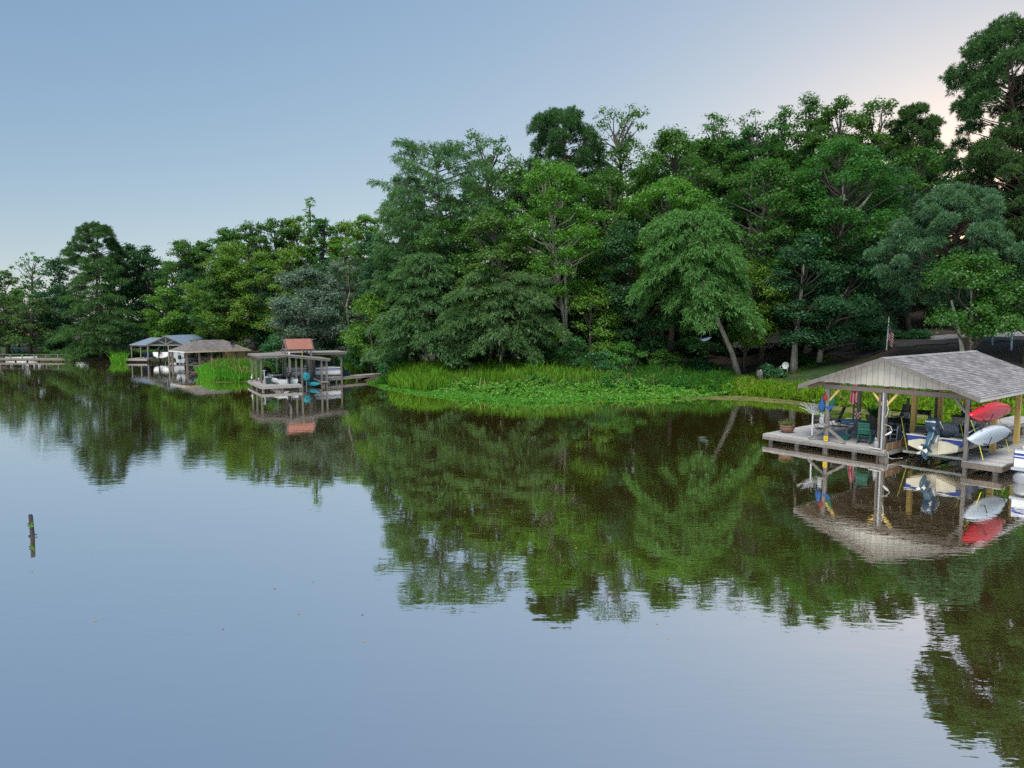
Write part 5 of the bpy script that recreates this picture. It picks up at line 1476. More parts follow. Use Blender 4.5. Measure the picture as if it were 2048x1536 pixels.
# ------------------------------------------------------------------ copper-roofed dock (middle distance)
D2 = (-20.8, 58.7); D2A = R(29.4)
def D2W(a, b, z=0.0): return (D2[0] + a * math.cos(D2A) - b * math.sin(D2A), D2[1] + a * math.sin(D2A) + b * math.cos(D2A), z)
dk = thing('covered_dock', 'weathered grey boat dock with flat roofs and a small copper-red gable roof on tall posts', 'dock', (D2[0], D2[1], 0), D2A)
def dp(name, mb, m_, **k): return mb.build(name, m_, dk, **k)
mb = MB()
b = .06
while b < 6.6:
    mb.box((.65 if b > 1.3 else 1.65, b, .44), (1.3 if b > 1.3 else 3.3, .135, .04)); b += .142
dp('deck_boards', mb, M['deck_i'], kind='stuff')
for (p, q) in (((0, -.03), (3.3, -.03)), ((-.02, 0), (-.02, 6.6)), ((3.32, 0), (3.32, 1.35)), ((1.32, 1.4), (1.32, 6.6))):
    dp('rim_board', MB().beam((p[0], p[1], .32), (q[0], q[1], .32), .05, .2), M['wood'])
for a, b in ((.15, .12), (1.7, .12), (3.2, .12), (.15, 2.8), (.15, 5.4), (1.2, 3), (1.2, 5.4), (5.7, 2.0), (5.7, 5.9), (8.3, 7.8)):
    dp('pile', MB().tube([(a, b, -1.6), (a, b, .28)], .11, 8), M['wood_g'])
mb = MB()
b = 1.8
while b < 6.2: mb.box((5.75, b, .44), (.7, .135, .04)); b += .142
dp('deck_boards', mb, M['deck_i'], kind='stuff')
for a in (5.39, 6.11): dp('rim_board', MB().box((a, 4.0, .31), (.05, 4.4, .2)), M['wood'])
dp('brace', MB().beam((4.8, 1.9, .75), (5.8, 1.9, .35), .1, .1), M['wood_g'])
ZR = 2.72
posts = [(.55, 3.1, ZR), (.5, 5.2, ZR), (2.75, 1.95, ZR), (3.3, 2.0, ZR - .05), (3.75, 1.9, ZR - .1), (4.6, 2.6, ZR - .2), (5.5, 1.95, ZR - .3), (5.95, 1.95, ZR - .38), (2.9, 5.4, ZR),
         (.5, 7.4, ZR), (2.9, 8.1, ZR), (5.6, 8.1, ZR), (8.3, 8.0, ZR), (8.3, 5.5, ZR), (5.7, 5.4, ZR)]
for a, b, zt in posts:
    dp('post', MB().box((a, b, (zt - 1.3) / 2), (.14, .14, zt + 1.3)), M['wood_g'])
for a, b, s in ((.55, 3.1, 1), (.5, 5.2, 1), (.5, 7.4, 1), (2.9, 8.1, -1), (2.9, 8.1, 1), (8.3, 8.0, -1), (8.3, 5.5, -1), (5.6, 8.1, 1)):
    dp('brace', MB().beam((a, b, ZR - .5), (a + s * .45, b, ZR - .05), .09, .09), M['wood_g'])
def flat_roof(a0, a1, b0, b1, z0, z1):
    """slab of roofing on joists between the corners, z0 at a0 and z1 at a1"""
    zt = lambda a: z0 + (z1 - z0) * (a - a0) / (a1 - a0)
    dp('roof_slab', MB().extr([(a0, b0, z0 + .1), (a1, b0, z1 + .1), (a1, b0, z1 + .15), (a0, b0, z0 + .15)], (0, b1 - b0, 0)), M['wood'])
    for b in (b0 + .03, b1 - .03):
        dp('roof_beam', MB().beam((a0, b, z0), (a1, b, z1), .06, .19), M['wood_g'])
    for b in (b0 - .0, ): dp('roof_edge', MB().beam((a0 - .05, b - .02, z0 + .12), (a1 + .05, b - .02, z1 + .12), .03, .09), M['wood'])
    n = max(2, int((a1 - a0) / .6))
    for i in range(n + 1):
        a = a0 + .06 + (a1 - a0 - .12) * i / n
        dp('roof_joist', MB().box((a, (b0 + b1) / 2, zt(a) + .03), (.05, b1 - b0 - .1, .12)), M['wood_d'])
flat_roof(.2, 2.72, 2.85, 7.7, ZR, ZR + .05)
flat_roof(2.76, 8.75, 5.2, 8.35, ZR + .08, ZR + .08)
flat_roof(2.6, 6.25, 1.75, 5.1, ZR + .09, ZR - .36)
# copper gable roof
c0, c1, cb, hh = 2.85, 5.1, 4.1, .92
for s in (-1, 1):
    mb = MB()
    nst = 12
    for k in range(nst):
        x0, x1 = c0 + (c1 - c0) * k / nst, c0 + (c1 - c0) * (k + 1) / nst
        mb.extr([(x0 + .005, cb, 4.22), (x1 - .02, cb, 4.22), (x1 - .02, cb + s * hh, 3.32), (x0 + .005, cb + s * hh, 3.32)], (0, s * .02, .03))
        mb.beam((x1 - .008, cb, 4.26), (x1 - .008, cb + s * (hh + .01), 3.36), .02, .05)
    for k in range(nst): pass
    dp('roof_panel', mb, M['copper'], kind='stuff')
    dp('rafter', MB().beam((c0 - .08, cb, 4.17), (c0 - .08, cb + s * hh, 3.27), .05, .1), M['wood_g'])
    dp('rafter', MB().beam((c1 + .08, cb, 4.17), (c1 + .08, cb + s * hh, 3.27), .05, .1), M['wood_g'])
    dp('plate_beam', MB().box(((c0 + c1) / 2, cb + s * (hh - .1), 3.22), (c1 - c0 + .5, .1, .14)), M['wood_g'])
    for a in (c0 + .15, c1 - .15):
        dp('post', MB().box((a, cb + s * (hh - .1), 1.0), (.14, .14, 4.3)), M['wood_g'])
        dp('brace', MB().beam((a, cb + s * (hh - .1), 2.8), (a + (.45 if a < 3 else -.45), cb + s * (hh - .1), 3.16), .08, .08), M['wood_g'])
dp('ridge_beam', MB().box(((c0 + c1) / 2, cb, 4.17), (c1 - c0 + .6, .08, .1)), M['wood_g'])
for a in (c0 - .08, c1 + .08): dp('tie_beam', MB().box((a, cb, 3.36), (.05, hh * 1.8, .1)), M['wood_g'])
dp('hoist_strap', MB().beam((4.1, 3.1, 3.25), (4.1, 3.1, .9), .05, .012), M['yellow_s'])
dp('winch_box', MB().box((2.95, 3.05, 3.0), (.12, .1, .3)), M['white'])

wk = thing('walkway', 'narrow plank walkway running from the copper-roofed dock to the reeds', 'walkway', D2W(6.2, 5.2), math.atan2(6.2, 4.6))
mb = MB(); x = .1
while x < 10.2: mb.box((x, 0, .5), (.135, 1.1, .04)); x += .142
mb.build('planks', M['deck_i'], wk, kind='stuff')
for s in (-1, 1): MB().box((5.1, s * .52, .37), (10.3, .05, .2)).build('stringer', M['wood'], wk)
for x in (1.5, 4, 6.5, 9): MB().tube([(x, -.45, -1.5), (x, -.45, .28)], .09, 8).build('pile', M['wood_g'], wk)
x, y, _ = at(688, 752, .52)
bb = thing('storage_box', 'dark blue storage box on the plank walkway beside the copper-roofed dock', 'box', (x, y, .52), R(46))
MB().box((0, 0, .26), (.95, .5, .52)).build('body', M['navy'], bb, bevel=.02); MB().box((0, 0, .55), (1.0, .54, .07)).build('lid', M['navy'], bb, bevel=.02)
x, y, _ = at(537, 768, .46)
gb = thing('bin', 'dark green square bin on the outer corner of the copper-roofed dock', 'bin', (x, y, .46), D2A)
MB().loft([[(-.19, -.19, 0), (.19, -.19, 0), (.19, .19, 0), (-.19, .19, 0)], [(-.23, -.23, .46), (.23, -.23, .46), (.23, .23, .46), (-.23, .23, .46)]], closed=True).build('body', M['tub_g'], gb); MB().box((0, 0, .49), (.5, .5, .06)).build('lid', M['tub_g'], gb)
x, y, _ = at(529, 764, .46)
tp = thing('t_post', 'white T-shaped post standing beside the green bin', 'post', (x, y, .46), D2A)
MB().box((0, 0, .5), (.07, .07, 1.0)).build('shaft', M['white'], tp); MB().box((0, 0, 1.02), (.26, .08, .06)).build('crossbar', M['white'], tp); MB().box((0, 0, .1), (.2, .14, .2)).build('foot', M['offwhite'], tp)
x, y, _ = at(504, 763, .46)
pe = thing('pelican_decoy', 'white and brown pelican figure on a short post at the dock corner', 'bird figure', (x, y, .46), D2A)
MB().box((0, 0, .1), (.1, .1, .26)).build('post', M['wood_d'], pe)
MB().ell((0, 0, .36), (.09, .15, .12), 12, 8).build('body', M['offwhite'], pe, smooth=True)
MB().tube([(0, -.08, .42), (0, -.14, .52), (0, -.1, .6), (0, -.13, .64)], [.045, .03, .03, .045], 8).build('neck', M['offwhite'], pe, smooth=True)
MB().tube([(0, -.14, .64), (0, -.2, .55), (0, -.22, .47)], [.03, .025, .008], 6).build('beak', M['yellow_w'], pe)

motorboat('motorboat', 'white fishing boat with stern to the water and black cushions under the copper-roofed dock', D2W(2.5, 1.55, .2), D2A + R(2), Ln=4.4, B=1.75, D=.6, top='white', low='white', deck='white', floor='dgrey', motor='black', leg='black', detail=False, tilt=20)
motorboat('motorboat', 'white boat with large black outboard in the back slip of the copper-roofed dock', D2W(1.75, 6.3, .3), D2A + R(-75), Ln=4.6, B=1.9, D=.7, top='white', low='white', deck='white', floor='navy', motor='black', leg='black', detail=False, tilt=30)
pontoon('pontoon_boat', 'white pontoon boat with railings in the rear slip of the copper-roofed dock', D2W(8.4, 6.8, .12), D2A + R(90), Ln=5.2, B=2.2, cover='navy')
x, y, z = D2W(4.75, 2.3, .3)
pb = thing('pedal_boat', 'teal pedal kayak with seat afloat in the front slip', 'kayak', (x, y, z), D2A + R(10))
MB().loft([[(.38 * k * math.cos(q), (i / 10 - .5) * 3, .2 * k * math.sin(q) + .1 * (1 - k)) for q in np.linspace(0, 6.283, 13)[:-1]] for i in range(11) for k in [max(.05, 1 - abs(2 * i / 10 - 1) ** 2.4)]], closed=True).build('hull', M['teal'], pb, smooth=True)
MB().box((0, .1, .42), (.46, .08, .4), rx=R(-12)).build('seat_back', M['black'], pb, bevel=.03); MB().box((0, -.12, .24), (.46, .44, .06)).build('seat', M['black'], pb, bevel=.02)
x, y, z = D2W(4.15, 1.9, 0)
ts = thing('tow_tube', 'round teal disc leaning on a post of the copper-roofed dock', 'tow tube', (x, y, 0), D2A)
b_ = MB().lathe([(.02, -.05), (.3, -.06), (.36, 0), (.3, .06), (.02, .05)], 20)
b_.v = [(a, c, b) for a, b, c in b_.v]; b_.v = [(a, b, c + .98) for a, b, c in b_.v]
b_.build('disc', M['teal'], ts, smooth=True)
b_ = MB().lathe([(.02, -.07), (.07, -.07), (.07, .07), (.02, .07)], 12); b_.v = [(a, c, b + .98) for a, b, c in b_.v]; b_.build('hub', M['teal_d'], ts)
MB().beam((0, .1, -.5), (0, .1, .75), .06, .06).build('peg', M['wood_g'], ts)

# ------------------------------------------------------------------ hip-roofed boathouse
x0, y0, _ = at(369, 703.4, 2.15); x1, y1, _ = at(500, 698.7, 2.15)
HA = R(45); HL = 8.2
h3 = thing('hip_boathouse', 'boathouse with brown shingled hip roof, cream fascia and a small yellow room', 'boathouse', (x0, y0, 0), HA)
HWd = 5.2; ez, rz = 2.15, 3.4
def hp3(name, mb, m_, **k): return mb.build(name, m_, h3, **k)
A = [(0, 0), (HL, 0), (HL, HWd), (0, HWd)]
rA, rB = (HWd * .45, HWd / 2), (HL - HWd * .45, HWd / 2)
faces = [[A[0], A[1], rB, rA], [A[1], A[2], rB], [A[2], A[3], rA, rB], [A[3], A[0], rA]]
for f in faces:
    P = [Vector((p[0], p[1], ez if i < 2 else rz)) for i, p in enumerate(f)]
    hp3('roof_deck', MB().extr([tuple(p - Vector((0, 0, .05))) for p in P], (0, 0, .04)), M['ceiling'])
    mb = MB(); nc = 16
    a, b = P[0], P[1]; tl = P[3] if len(P) == 4 else P[2]; tr = P[2]
    for c in range(nc):
        t0, t1 = c / nc, (c + 1) / nc + .01
        l0, r0, l1, r1 = a.lerp(tl, t0), b.lerp(tr, t0), a.lerp(tl, min(1, t1)), b.lerp(tr, min(1, t1))
        m_ = max(1, int((r0 - l0).length / .35))
        for k in range(m_):
            u0, u1 = k / m_, (k + .97) / m_
            mb.quad(l0.lerp(r0, u0) + Vector((0, 0, .03)), l0.lerp(r0, u1) + Vector((0, 0, .03)), l1.lerp(r1, u1) + Vector((0, 0, .008)), l1.lerp(r1, u0) + Vector((0, 0, .008)))
    hp3('shingles', mb, M['shingle_b'], kind='stuff')
for i in range(4):
    p, q = A[i], A[(i + 1) % 4]
    hp3('fascia', MB().beam((p[0], p[1], ez - .07), (q[0], q[1], ez - .07), .04, .15), surf('fascia_cream', (.62, .52, .32), .6, .08) if i == 0 else M['offwhite'])
for u in np.linspace(.35, HL - .4, 6):
    for v in (.3, HWd - .3):
        hp3('post', MB().box((u, v, .35), (.17, .17, 3.4)), M['wood_d'])
hp3('room_wall', MB().box((HL - 1.55, 1.5, 1.25), (2.1, 2.0, 1.6)), M['yellow_w'])
hp3('room_door', MB().box((HL - 2.1, .485, 1.2), (.75, .03, 1.4)), M['yellow_w'], bevel=.01)
hp3('door_handle', MB().box((HL - 1.85, .46, 1.25), (.05, .04, .1)), M['black'])
hp3('room_plaque', MB().box((HL - 1.95, .46, 1.65), (.2, .02, .1)), M['wood_d'])
mb = MB(); v = .2
while v < HWd: mb.box((HL * .55, v, .42), (HL * .85, .138, .04)); v += .145
hp3('deck_boards', mb, M['deck_i'], kind='stuff')
hp3('rim_board', MB().box((HL * .55, .1, .3), (HL * .85, .05, .2)), M['wood_d'])
hp3('lower_beam', MB().box((HL * .2, .35, .62), (HL * .42, .08, .14)), M['wood_d'])
for k in range(3): hp3('rail', MB().box((HL * .32, .45, .75 + .25 * k), (HL * .2, .05, .1)), M['wood_d'])
ds = thing('satellite_dish', 'dark satellite dish on the brown hip roof', 'satellite dish', (x0 + math.cos(HA) * HL * .74 - math.sin(HA) * .7, y0 + math.sin(HA) * HL * .74 + math.cos(HA) * .7, ez + .32), HA)
MB().tube([(0, 0, -.05), (0, 0, .45)], .03, 6).build('mast', M['alu'], ds)
b_ = MB().lathe([(.02, .0), (.22, .05), (.34, .13), (.33, .14), (.2, .07), (.02, .02)], 16); b_.v = [(p[0] + .1, -p[2] - .03, p[1] + .55) for p in b_.v]; b_.build('dish', M['char'], ds, smooth=True)
MB().tube([(0, -.05, .3), (.1, -.4, .5)], .015, 5).build('feed_arm', M['alu'], ds)
def jonboat(name, label, loc, rz, m_='alu', Ln=4.2, B=1.4, D=.55):
    t = thing(name, label, 'boat', loc, rz)
    secs = []
    for i in range(9):
        k = i / 8; hb = B / 2 * (1 - .35 * max(0, (k - .6) / .4) ** 2); zk = D * .75 * max(0, (k - .7) / .3) ** 2
        secs.append([(-hb, Ln * k, D), (-hb * .8, Ln * k, zk), (hb * .8, Ln * k, zk), (hb, Ln * k, D)])
    MB().loft(secs, caps=True).build('hull', M[m_], t)
    MB().quad((-B * .42, .1, D * .9), (B * .42, .1, D * .9), (B * .3, Ln * .95, D * .92), (-B * .3, Ln * .95, D * .92)).build('deck', M['dgrey'], t)
    MB().box((0, Ln * .4, D + .1), (B * .5, .4, .35)).build('seat', M['char'], t, bevel=.03)
    MB().box((0, -.1, D + .1), (.3, .3, .5)).build('outboard', M['black'], t, bevel=.06)
    return t
def H3W(u, v, z=0.): return (x0 + u * math.cos(HA) - v * math.sin(HA), y0 + u * math.sin(HA) + v * math.cos(HA), z)
jonboat('jon_boat', 'grey aluminium jon boat raised under the hip roof', H3W(.2, 2.0, .75), HA + R(-60))
jonboat('jon_boat', 'dark flat boat tied beside the rail under the hip roof', H3W(3.2, 1.4, .4), HA + R(-75), 'char', 3.6)

# ------------------------------------------------------------------ blue-roofed boathouse (far left)
gx, gy, _ = at(332, 671.4, 3.72); ex0 = at(294, 690, 2.4); 
B3 = (gx, gy); A3 = R(-4)
bb3 = thing('boathouse', 'boathouse with blue-grey metal gable roof, teal gable and timber posts on the far shore', 'boathouse', (gx, gy, 0), A3)
def b3(name, mb, m_, **k): return mb.build(name, m_, bb3, **k)
W3, L3, e3, r3 = 3.0, 9.0, 2.42, 3.74
for s in (-1, 1):
    mb = MB(); nst = 22
    b3('roof_panel', MB().extr([(0, -.2, r3), (s * W3, -.2, e3), (s * W3, -.2, e3 - .06), (0, -.2, r3 - .06)], (0, L3 + .4, 0)), M['metal_blue'])
    for k in range(nst):
        y = -.1 + (L3 + .2) * k / (nst - 1); mb.beam((0, y, r3 + .015), (s * W3, y, e3 + .015), .03, .03)
    b3('roof_seams', mb, M['metal_blue'], kind='stuff')
    b3('rake_board', MB().beam((0, -.23, r3 - .07), (s * W3, -.23, e3 - .07), .04, .13), M['wood_g'])
b3('gable_panel', MB().extr([(-W3 + .3, .9, e3 + .0), (W3 - .3, .9, e3 + .0), (0, .9, r3 - .12)], (0, .04, 0)), M['teal_paint'])
b3('tie_beam', MB().box((0, 0, e3 - .02), (W3 * 2 - .2, .14, .16)), M['wood_g'])
b3('king_post', MB().beam((0, -.05, e3), (0, -.05, r3 - .1), .1, .1), M['wood_g'])
for s in (-1, 1): b3('brace', MB().beam((0, -.06, e3 + .1), (s * 1.15, -.06, e3 + .68), .09, .09), M['wood_g'])
for u in (-W3 + .25, .3, W3 - .25):
    for v in (0, 3, 6, 8.8): b3('post', MB().box((u, v, .55), (.16, .16, 3.7)), M['wood_g'])
# lean-to wing over the left dock
b3('wing_roof', MB().extr([(-W3 - 2.4, -.1, e3 + .02), (-W3 + .4, -.1, e3 + .02), (-W3 + .4, 3.4, e3 + .95), (-W3 - 1.4, 3.4, e3 + .95)], (0, 0, -.05)), M['metal_blue'])
for u, v in ((-W3 - 2.2, .1), (-W3 - .9, .2), (-W3 - 1.5, 3.2)): b3('post', MB().box((u, v, .55), (.14, .14, 3.7)), M['wood_g'])
b3('wing_beam', MB().box((-W3 - 1.0, .05, e3 - .12), (2.7, .1, .14)), M['wood_g'])
mb = MB(); v = -.6
while v < 4: mb.box((-W3 - 1.2, v, .45), (3.4, .138, .04)); v += .145
b3('deck_boards', mb, M['deck_i'], kind='stuff')
b3('rim_board', MB().box((-W3 - 1.2, -.68, .33), (3.4, .05, .2)), M['wood'])
b3('back_wall', MB().box((0, L3 - .3, 1.2), (W3 * 1.6, .1, 2.2)), M['mud_wall'])
for u in (-1.6, -.5, .6): b3('window', MB().box((u, L3 - .37, 1.35), (.5, .04, .9)), M['glass_d'])
b3('teal_pole', MB().box((-1.1, 1.2, 1.2), (.1, .1, 2.4)), M['teal_paint'])
def B3W(u, v, z=0.): return (gx + u * math.cos(A3) - v * math.sin(A3), gy + u * math.sin(A3) + v * math.cos(A3), z)
motorboat('motorboat', 'white boat hoisted stern-first under the blue metal roof with black motor', B3W(-1.1, .3, .55), A3, Ln=5, B=2.35, D=.85, top='white', low='white', deck='white', floor='char', motor='black', leg='black', detail=False, tilt=10)
jonboat('jon_boat', 'light grey boat beside the white one under the blue metal roof', B3W(1.5, .5, .55), A3 + R(6), 'lgrey', 5, 1.8, .9)

def adirondack(label, loc, rz, m_, group, first={}):
    if m_ in first:
        c = copy_tree(first[m_]); c.location = loc; c.rotation_euler = (0, 0, rz); c['label'] = label
        return c
    t = thing('adirondack_chair', label, 'chair', loc, rz, group)
    MB().extr([(-.28, -.3, .4), (.28, -.3, .4), (.28, .22, .26), (-.28, .22, .26)], (0, 0, -.03)).build('seat', M[m_], t)
    for k in range(5):
        MB().beam((-.24 + .12 * k, .2, .28), (-.27 + .135 * k, .56, .98 - .06 * abs(k - 2)), .1, .02, up=(0, 1, 0)).build('back_slat', M[m_], t)
    for s in (-1, 1):
        MB().box((s * .35, -.05, .58), (.13, .66, .025)).build('armrest', M[m_], t)
        MB().box((s * .32, -.3, .29), (.035, .09, .58)).build('leg', M[m_], t)
        MB().beam((s * .31, -.3, .36), (s * .31, .6, .03), .03, .12).build('leg', M[m_], t)
    first[m_] = t
    return t
G_ = 'blue chairs on the far dock'
adirondack('left blue wooden chair on the dock under the lean-to roof', B3W(-3.5, 1.0, .47), A3 + R(20), 'blue_c', G_)
adirondack('right blue wooden chair on the dock by the white hoisted boat', B3W(-2.2, 1.4, .47), A3 + R(-15), 'blue_c', G_)
G2 = 'teal chairs on the far lawn'
x, y = gpt(34, 113.0)[0], 113.0
adirondack('left teal chair on the lawn under the olive oaks', (x, y, gz(x, y)), R(160), 'teal', G2)
adirondack('right teal chair on the lawn under the olive oaks', (x + .85, y + .1, gz(x + .85, y + .1)), R(170), 'teal', G2)

# dark house behind the olive cypress
hx, hy = gpt(242, 124); hz = gz(hx, hy)
hs3 = thing('lake_house', 'dark teal house with white-framed windows half hidden behind the olive cypress', 'house', (hx, hy, hz), R(-6))
MB().box((0, 3, 1.75), (9, 6, 3.5)).build('wall', M['mud_wall'], hs3)
MB().extr([(-5, -.6, 3.5), (5, -.6, 3.5), (5, 3, 5.0), (-5, 3, 5.0)], (0, 0, -.12)).build('roof', M['char'], hs3)
MB().extr([(-5, 6.6, 3.5), (5, 6.6, 3.5), (5, 3, 5.0), (-5, 3, 5.0)], (0, 0, -.12)).build('roof', M['char'], hs3)
for u in (-3.6, -2.7, -.6, .6, 2.0, 3.4):
    wf = MB().box((u, -.03, 2.3), (.75, .06, 1.5)).build('window', M['white'], hs3)
    MB().box((u, -.07, 2.3), (.55, .03, 1.3)).build('pane', M['glass_d'], wf)
MB().box((0, -.9, .9), (9, .08, .12)).build('porch_rail', M['black'], hs3); MB().box((0, -.6, .2), (9, 1.4, .25)).build('porch', M['wood_d'], hs3)

# pale houses far beyond the left lawn
for k, (px, Y, wd, h_, m_, lb) in enumerate([(28, 185, 11, 3.2, 'yellow_w', 'pale yellow house far beyond the lawn at the left edge'), (95, 200, 9, 3.0, 'white', 'white house glimpsed between the far oaks')]):
    x, y = gpt(px, Y); z = gz(x, y)
    t = thing('far_house', lb, 'house', (x, y, z), 0)
    MB().box((0, 4, h_ / 2), (wd, 8, h_)).build('wall', M[m_], t)
    for s in (-1, 1): MB().extr([(-wd / 2 - .4, 4, h_ + 1.8), (wd / 2 + .4, 4, h_ + 1.8), (wd / 2 + .4, 4 + s * 4.5, h_ - .1), (-wd / 2 - .4, 4 + s * 4.5, h_ - .1)], (0, 0, -.12)).build('roof', M['lgrey'], t)
    for u in (-.3, .05, .32):
        wf = MB().box((wd * u, -.03, 1.7), (1.1, .06, 1.2)).build('window', M['white'], t); MB().box((wd * u, -.07, 1.7), (.9, .03, 1.0)).build('pane', M['glass_d'], t)

# far jetty with white rail
jx0, jy0, _ = at(-70, 716.5, .4); jx1, jy1, _ = at(150, 717.5, .4)
JA = math.atan2(jy1 - jy0, jx1 - jx0); JL = math.hypot(jx1 - jx0, jy1 - jy0)
jt = thing('jetty', 'long low jetty with pale post-and-rail on the far left shore', 'jetty', (jx0, jy0, 0), JA)
MB().box((JL / 2, 0, .38), (JL, 1.3, .1)).build('deck', M['wood'], jt)
MB().box((JL / 2, -.66, .28), (JL, .05, .2)).build('rim_board', M['wood_d'], jt)
for k in range(10):
    u = .3 + k * (JL - .6) / 9
    MB().box((u, -.6, .68), (.12, .1, .7)).build('rail_post', M['wood_g'], jt)
    MB().tube([(u, .3, -1.5), (u, .3, .34)], .12, 7).build('pile', M['wood_d'], jt)
MB().box((JL / 2, -.6, 1.03), (JL, .05, .05)).build('rail', M['wood_g'], jt)
x, y, _ = at(14, 721, 0)
motorboat('motorboat', 'small white boat with black motor moored at the left edge', (x, y, -.1), R(-70), Ln=3.8, B=1.6, D=.6, top='white', low='white', deck='white', floor='char', motor='black', leg='black', detail=False, tilt=5)
x, y = gpt(-1, 110)
pp = thing('parasol', 'closed pink parasol at the left edge of the far lawn', 'parasol', (x, y, gz(x, y)))
MB().tube([(0, 0, 0), (0, 0, 2.0)], .03, 6).build('pole', M['white'], pp); MB().lathe([(.32, .35), (.4, .5), (.3, 1.2), (.1, 1.75), (.02, 1.85)], 12).build('canopy', M['pink_s'], pp, smooth=True)
x, y = gpt(50, 118)
wl_ = thing('retaining_wall', 'low dark wall under the far oaks', 'wall', (x, y, gz(x, y)), R(4))
for k in range(9):
    for r_ in range(2): MB().box((-2.4 + .62 * k + .3 * r_, 0, .2 + .38 * r_), (.6, .4, .36)).build('block', M['char'], wl_, bevel=.03)

# ------------------------------------------------------------------ right bank: chair, stump, tables, cars, carport, steps
x, y, z = atg(1569, 747)
wc = thing('metal_chair', 'white shell-back metal lawn chair on the lawn under the trees', 'chair', (x, y, z), R(-35))
b_ = MB().lathe([(.01, .0), (.2, .015), (.29, .05), (.31, .075), (.29, .07), (.2, .035), (.01, .02)], 18); b_.v = [(p[0], .3 - p[2] + .1 * (p[1] + .3), p[1] * 1.02 + .72) for p in b_.v]; b_.build('backrest', M['white'], wc, smooth=True)
MB().extr([(-.26, -.28, .43), (.26, -.28, .43), (.25, .24, .38), (-.25, .24, .38)], (0, 0, .03)).build('seat', M['white'], wc)
for s in (-1, 1): MB().tube([(s * .29, .32, .62), (s * .32, -.2, .66), (s * .32, -.34, .58), (s * .3, -.3, .05), (s * .3, -.22, .015), (s * .3, .42, .015)], .022, 6).build('arm_frame', M['white'], wc)
MB().tube([(-.3, .42, .015), (.3, .42, .015)], .02, 6).build('crossbar', M['white'], wc)
x, y, z = atg(1519, 757)
sp = thing('tree_stump', 'grey sawn tree stump with pale stones on top beside the leaning trunk', 'stump', (x, y, z))
MB().lathe([(.36, -.1), (.32, .15), (.29, .62), (.27, .64)], 14).build('stump', M['bark_p'], sp, smooth=False)
for k, (a, b) in enumerate(((-.14, 0), (.1, .05), (.02, -.12))): MB().ell((a, b, .7), (.12, .1, .08), 8, 5).build('stone', M['offwhite'] if k else M['stone'], sp, smooth=True)
x, y, z = atg(1447, 752)
pt = thing('picnic_table', 'dark wooden picnic table among shrubs left of the leaning trunk', 'table', (x, y, z), R(10))
for k in range(5): MB().box((0, -.3 + .15 * k, .76), (1.7, .14, .04)).build('top_board', M['wood_d'], pt)
for s in (-1, 1):
    MB().box((0, s * .75, .46), (1.7, .26, .04)).build('bench', M['wood_d'], pt)
    MB().beam((s * .6, -.6, 0), (s * .6, .25, .74), .06, .1).build('leg', M['wood_d'], pt); MB().beam((s * .6, .6, 0), (s * .6, -.25, .74), .06, .1).build('leg', M['wood_d'], pt)
x, y, z = atg(1535, 744)
bl = thing('garden_globe', 'pale round stone on a low pedestal behind the stump', 'garden ornament', (x, y, z))
MB().lathe([(.16, 0), (.1, .1), (.1, .45), (.16, .5)], 12).build('pedestal', M['stone'], bl); MB().ell((0, 0, .63), (.15, .15, .14), 12, 8).build('globe', M['offwhite'], bl, smooth=True)
x, y, z = atg(1584, 742)
gl_ = thing('garden_light', 'small white garden light beside the grey trunk', 'garden light', (x, y, z))
MB().tube([(0, 0, 0), (0, 0, .35)], .03, 6).build('stake', M['black'], gl_); MB().ell((0, 0, .45), (.09, .09, .13), 10, 6).build('globe', M['white'], gl_, smooth=True)
# hanging seat among the cypress branches
x, y, z = atY(1411, 678, 60.5)
hg = thing('hanging_chair', 'blue and white sling hanging from the drooping cypress', 'hanging chair', (x, y, z), R(15))
MB().loft([[(-.45 + .9 * i / 8, .22 * math.cos(q), .18 * i / 8 + .28 * math.sin(q) * (1 - abs(2 * i / 8 - 1) ** 3 * .7)) for q in np.linspace(math.pi, 2 * math.pi, 7)] for i in range(9)], caps=False).build('sling', M['white_k'], hg, smooth=True)
MB().loft([[(-.38 + .76 * i / 8, .16 * math.cos(q), .06 + .18 * i / 8 + .2 * math.sin(q)) for q in np.linspace(math.pi, 2 * math.pi, 7)] for i in range(9)], caps=False).build('cushion', M['blue_f'], hg, smooth=True)
for k in (0, 1): MB().tube([(-.45 + .9 * k, 0, .18 * k), (0, 0, 2.2)], .012, 4).build('rope', M['twine'], hg)

